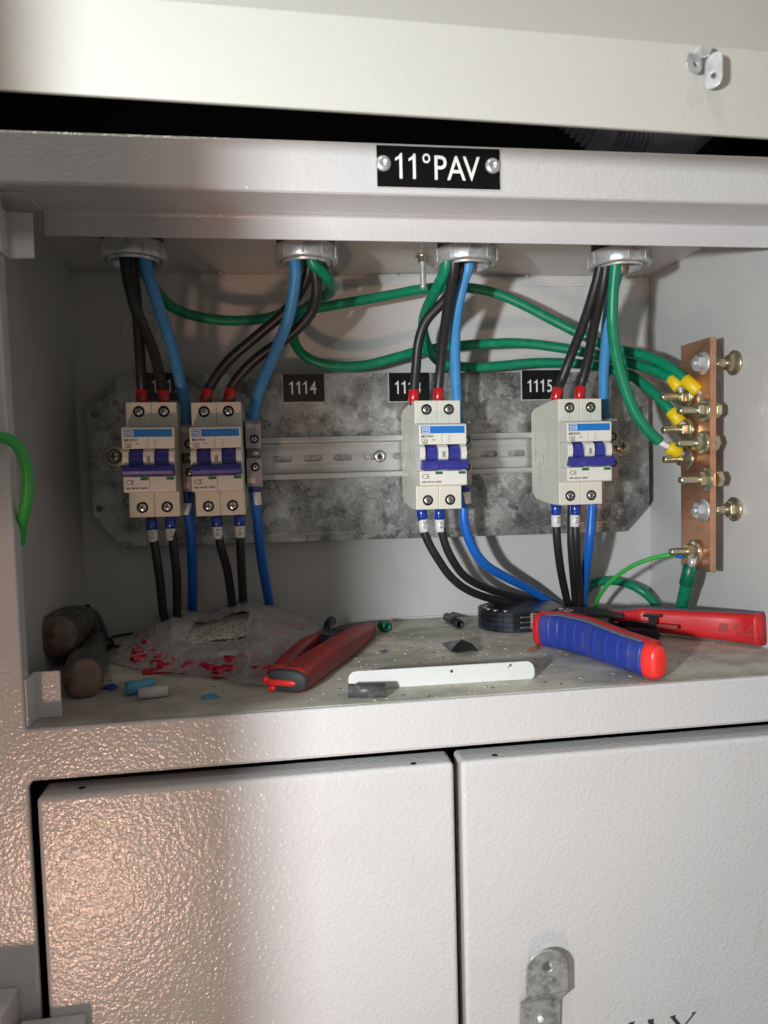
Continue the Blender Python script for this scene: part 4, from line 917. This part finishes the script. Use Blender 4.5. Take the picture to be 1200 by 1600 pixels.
# metal body
jb = MB()
pC = [fl(475, 1030, 8), fl(500, 990, 8), fl(530, 978, 8), fl(556, 973, 8), fl(588, 972, 8), fl(588, 978, 8), fl(545, 1000, 8), fl(505, 1020, 8)]
jb.prism([(p.x, p.y) for p in pC], lambda u, v, d: (u, v, d), FZ+5.5, FZ+8.5, 0.4); jb.build('blade_plate', P['toolblk'], wsr)
p = fl(524, 1000, 10); kn = MB(); kn.lathe([(11.5, 0), (11.8, 1)]+[(11.5, 5), (10.6, 6.0), (9.5, 6.0), (9.0, 5.2), (0.01, 5.2)], (p.x, p.y+6, FZ+8.4), (0, 0, 1), 40)
for k in range(30):
    a_ = 2*math.pi*k/30; kn.box(11.2, 12.3, -0.5, 0.5, 0.6, 4.8, 0.15, 1, M=Matrix.Translation((p.x, p.y+6, FZ+8.4)) @ Matrix.Rotation(a_, 4, 'Z'))
kn.build('knurled_knob', P['toolblk'], wsr)
sc_m = MB()
for k in range(5):
    p = at(480+k*5, 1032-k*3.2, Z=FZ+9); sc_m.box(-2.2, 2.2, -0.3, 0.3, 0, 0.15, 0, M=Matrix.Translation((p.x, p.y, FZ+8.6)))
for k in range(5):
    p = at(506+k*4, 1016-k*2.2, Z=FZ+9); sc_m.box(-1.8, 1.8, -0.5, 0.5, 0, 0.15, 0, M=Matrix.Translation((p.x, p.y, FZ+8.6)))
sc_m.build('scale_marks', P['inkwhite'], wsr)
lvp = MB(); lvp.sweep([at(511, 985, Z=FZ+6), at(513, 976, Z=FZ+9), at(518, 970, Z=FZ+10)], [3.2, 3.8, 4.2], [3, 4, 4], seg=16); lvp.build('lever', P['toolblk'], wsr)

# ---- dark pliers at the left
pl = thing('pliers', (-15, 120, FZ), 'dark worn pliers with brown grips leaning in the left corner of the shelf', 'pliers')
g1 = MB(); pathA = [at(84, 994, Y=118), at(99, 984, Y=136), at(116, 972, Y=156), at(132, 966, Y=175), at(146, 985, Y=182)]
g1.sweep(pathA, [15.5, 15.5, 13, 8, 5], [14.5, 14.5, 12.5, 8, 5], power=2.5, seg=28); gA = g1.build('grip', P['oldgrip'], pl)
dA = (pathA[0]-pathA[1]).normalized(); e_ = MB(); e_.sweep([pathA[0]-dA*1, pathA[0]+dA*3, pathA[0]+dA*6, pathA[0]+dA*7.4], [15.5, 14.5, 10, 3], [14.6, 13.5, 9, 3], power=2.5, seg=28); e_.build('grip_end', P['oldend'], gA)
g2 = MB(); pathB = [at(131, 1084, Y=52), at(135, 1062, Y=80), at(141, 1035, Y=118), at(146, 1012, Y=150), at(152, 996, Y=178)]
for q_ in pathB[:2]: q_.z = max(q_.z, FZ+12.2)
g2.sweep(pathB, [11.6, 11.8, 11.6, 9, 5], [12, 12, 11.5, 9, 5], power=2.4, seg=28); gB = g2.build('grip', P['oldgrip'], pl)
dB = (pathB[0]-pathB[1]).normalized(); e_ = MB(); e_.sweep([pathB[0]-dB*1, pathB[0]+dB*2, pathB[0]+dB*4, pathB[0]+dB*5], [11.6, 11.2, 8, 2], [12, 11.4, 8, 2], power=2.4, seg=28); e_.build('grip_end', P['oldend'], gB)
jw = MB(); jw.sweep([at(128, 952, Y=190), at(145, 965, Y=190), at(156, 990, Y=188), at(163, 1010, Y=186)], [3, 4.5, 5, 4], [9, 11, 10, 7], up=(0, 1, 0), power=2.6, seg=20)
jw.sweep([at(136, 946, Y=196), at(140, 956, Y=194)], [2, 3], [3, 4], up=(0, 1, 0), seg=14); jw.build('jaws', P['toolblk'], pl)
lk = MB(); lk.tube([at(118, 985, Y=165), at(124, 992, Y=165), at(130, 994, Y=168), at(134, 1004, Y=170)], 1.2); lk.build('spring', P['steel'], pl)
lk = MB(); p = at(166, 1012, Y=170); lk.lathe([(0.01, -6), (4, -5), (6, 0), (4, 5), (0.01, 6)], (p.x, p.y, max(p.z, FZ+6)), (1, 0.3, 0.2), 14); lk.build('jaw_tip', P['toolblk'], pl)
# thin wire loop on the shelf behind the bag
wl = MB(); c = fl(210, 1000); pts = []
for k in range(26):
    t_ = math.radians(-40+k*12.5); pts.append(V((c.x+22*math.cos(t_), c.y-2+24*math.sin(t_), FZ+1.2)))
wl.tube(pts, 1.0, 8, 3); tag(wl.build('wire_loop', P['blk']), 'thin dark wire ring lying at the back left of the shelf', 'wire')

# ---- plastic bag with red sleeves and a paper slip
bag_px = [(168, 1032), (200, 1012), (262, 998), (300, 965), (318, 945)]
import mathutils.noise as NZ
def hbag(u, v):
    # u across 0..1 (left to right), v 0 front .. 1 back
    ridge = 25*max(0.0, min(1, (u-0.02)/0.38))**0.8*(1 if u < 0.78 else max(0, 1-((u-0.78)/0.22)**1.5*0.8))
    prof_ = (0.10+0.90*(v/0.80)**1.25) if v < 0.80 else max(0.0, 1-((v-0.80)/0.20)**2)
    return ridge*prof_*(1+0.12*math.sin(u*17+v*3))
NU, NV_ = 150, 90; vs = []; fs = []
def outline(u, v):
    fr_ = [(150, 1030), (200, 1046), (260, 1058), (330, 1062), (380, 1075), (432, 1074)]
    bk_ = [(170, 1024), (225, 1000), (290, 985), (360, 975), (440, 975), (512, 985)]
    def ip(a_, t): T = t*(len(a_)-1); k = min(int(T), len(a_)-2); f = T-k; return (a_[k][0]*(1-f)+a_[k+1][0]*f, a_[k][1]*(1-f)+a_[k+1][1]*f)
    A, B = fl(*ip(fr_, u)), fl(*ip(bk_, u)); B.y = min(B.y, 212); A.y = max(A.y, 14)
    return A.lerp(B, v)
for j_ in range(NV_+1):
    for i_ in range(NU+1):
        u, v = i_/NU, j_/NV_; p = outline(u, v)
        n1 = NZ.noise(V((u*5, v*4, 0))); n2 = NZ.noise(V((u*14, v*9+3, 2.2))); n3 = abs(NZ.noise(V((u*30+v*10, v*22, 5))))
        edge = min(1, 6*min(u, v, 1-u, 1-v)+0.05)
        hgt = hbag(u, v)*(1+0.25*n1)+edge*(2.6*n2+3.6*n3)
        if u < 0.1: hgt *= u/0.1
        if u < 0.25: hgt = hgt*0.8
        vs.append(V((p.x+2*n2, max(14, p.y+2*n1*(1-v)), FZ+0.8+max(0.1, hgt))))
for j_ in range(NV_):
    for i_ in range(NU):
        k = j_*(NU+1)+i_
        u, v = i_/NU, j_/NV_
        if (0.40+0.12*v < u < 0.74 - 0.05*v) and (0.40 < v < 0.66): continue       # torn opening showing the slip
        fs.append((k, k+1, k+NU+2, k+NU+1))
bgm = MB().add(vs, fs, True); bag = bgm.build('plastic_bag', P['bag'])
tag(bag, 'crumpled clear plastic bag holding red sleeves, on the shelf at left', 'plastic bag')
mod = bag.modifiers.new('film', 'SOLIDIFY'); mod.thickness = 0.0002
def inside(u, v, h): p = outline(u, v); return V((p.x, p.y, FZ+h))
# slip
sv = []; sf = []
for j_ in range(7):
    for i_ in range(15):
        u, v = 0.36+0.36*i_/14, 0.42+0.30*j_/6+0.10*(i_/14)
        p = outline(u, v); sv.append(V((p.x, p.y, FZ+0.6+hbag(u, v)*0.80+0.9*math.sin(i_*0.9)-(0.6*j_ == 0))))
for j_ in range(6):
    for i_ in range(14): k = j_*15+i_; sf.append((k, k+1, k+16, k+15))
sl_ = MB().add(sv, sf, True).build('paper_slip', P['paper']); sl_.modifiers.new('t', 'SOLIDIFY').thickness = 0.0002
tag(sl_, 'printed paper slip inside the plastic bag', 'paper slip')
random.seed(3)
for k in range(64):
    u, v = random.uniform(0.18, 0.95), random.uniform(0.12, 0.92)
    if 0.34 < u < 0.74 and 0.3 < v < 0.8: v = random.choice((random.uniform(0.08, 0.25), random.uniform(0.84, 0.93)))
    hmax = max(3.8, hbag(u, v)*1.0-1.2); p = inside(u, v, max(3.3, hmax*random.uniform(0.5, 0.82))); a_ = random.uniform(0, 3.1); d_ = V((math.cos(a_), math.sin(a_), random.uniform(-0.1, 0.1)))*random.uniform(5, 9)
    if v > 0.8 or u < 0.2: d_ *= 0.6
    tag(MB().lathe([(2.2, 0), (3.2, 0), (3.2, 2*d_.length), (2.2, 2*d_.length)], p-d_, d_, 14, close=True).build('red_sleeve', P['redpvc']), 'red terminal sleeve seen blurred through the plastic bag film', 'terminal sleeve', 'red sleeves inside the plastic bag')
p = fl(222, 1056); q_ = fl(268, 1053)
tag(MB().box(p.x, q_.x, p.y+1, p.y+5, FZ+0.1, FZ+3.6, 0.4).build('red_clip', P['redpvc']), 'flat red piece poking out under the front edge of the plastic bag', 'plastic piece')

for o in bpy.data.objects:
    if 'o_' in o: del o['o_']
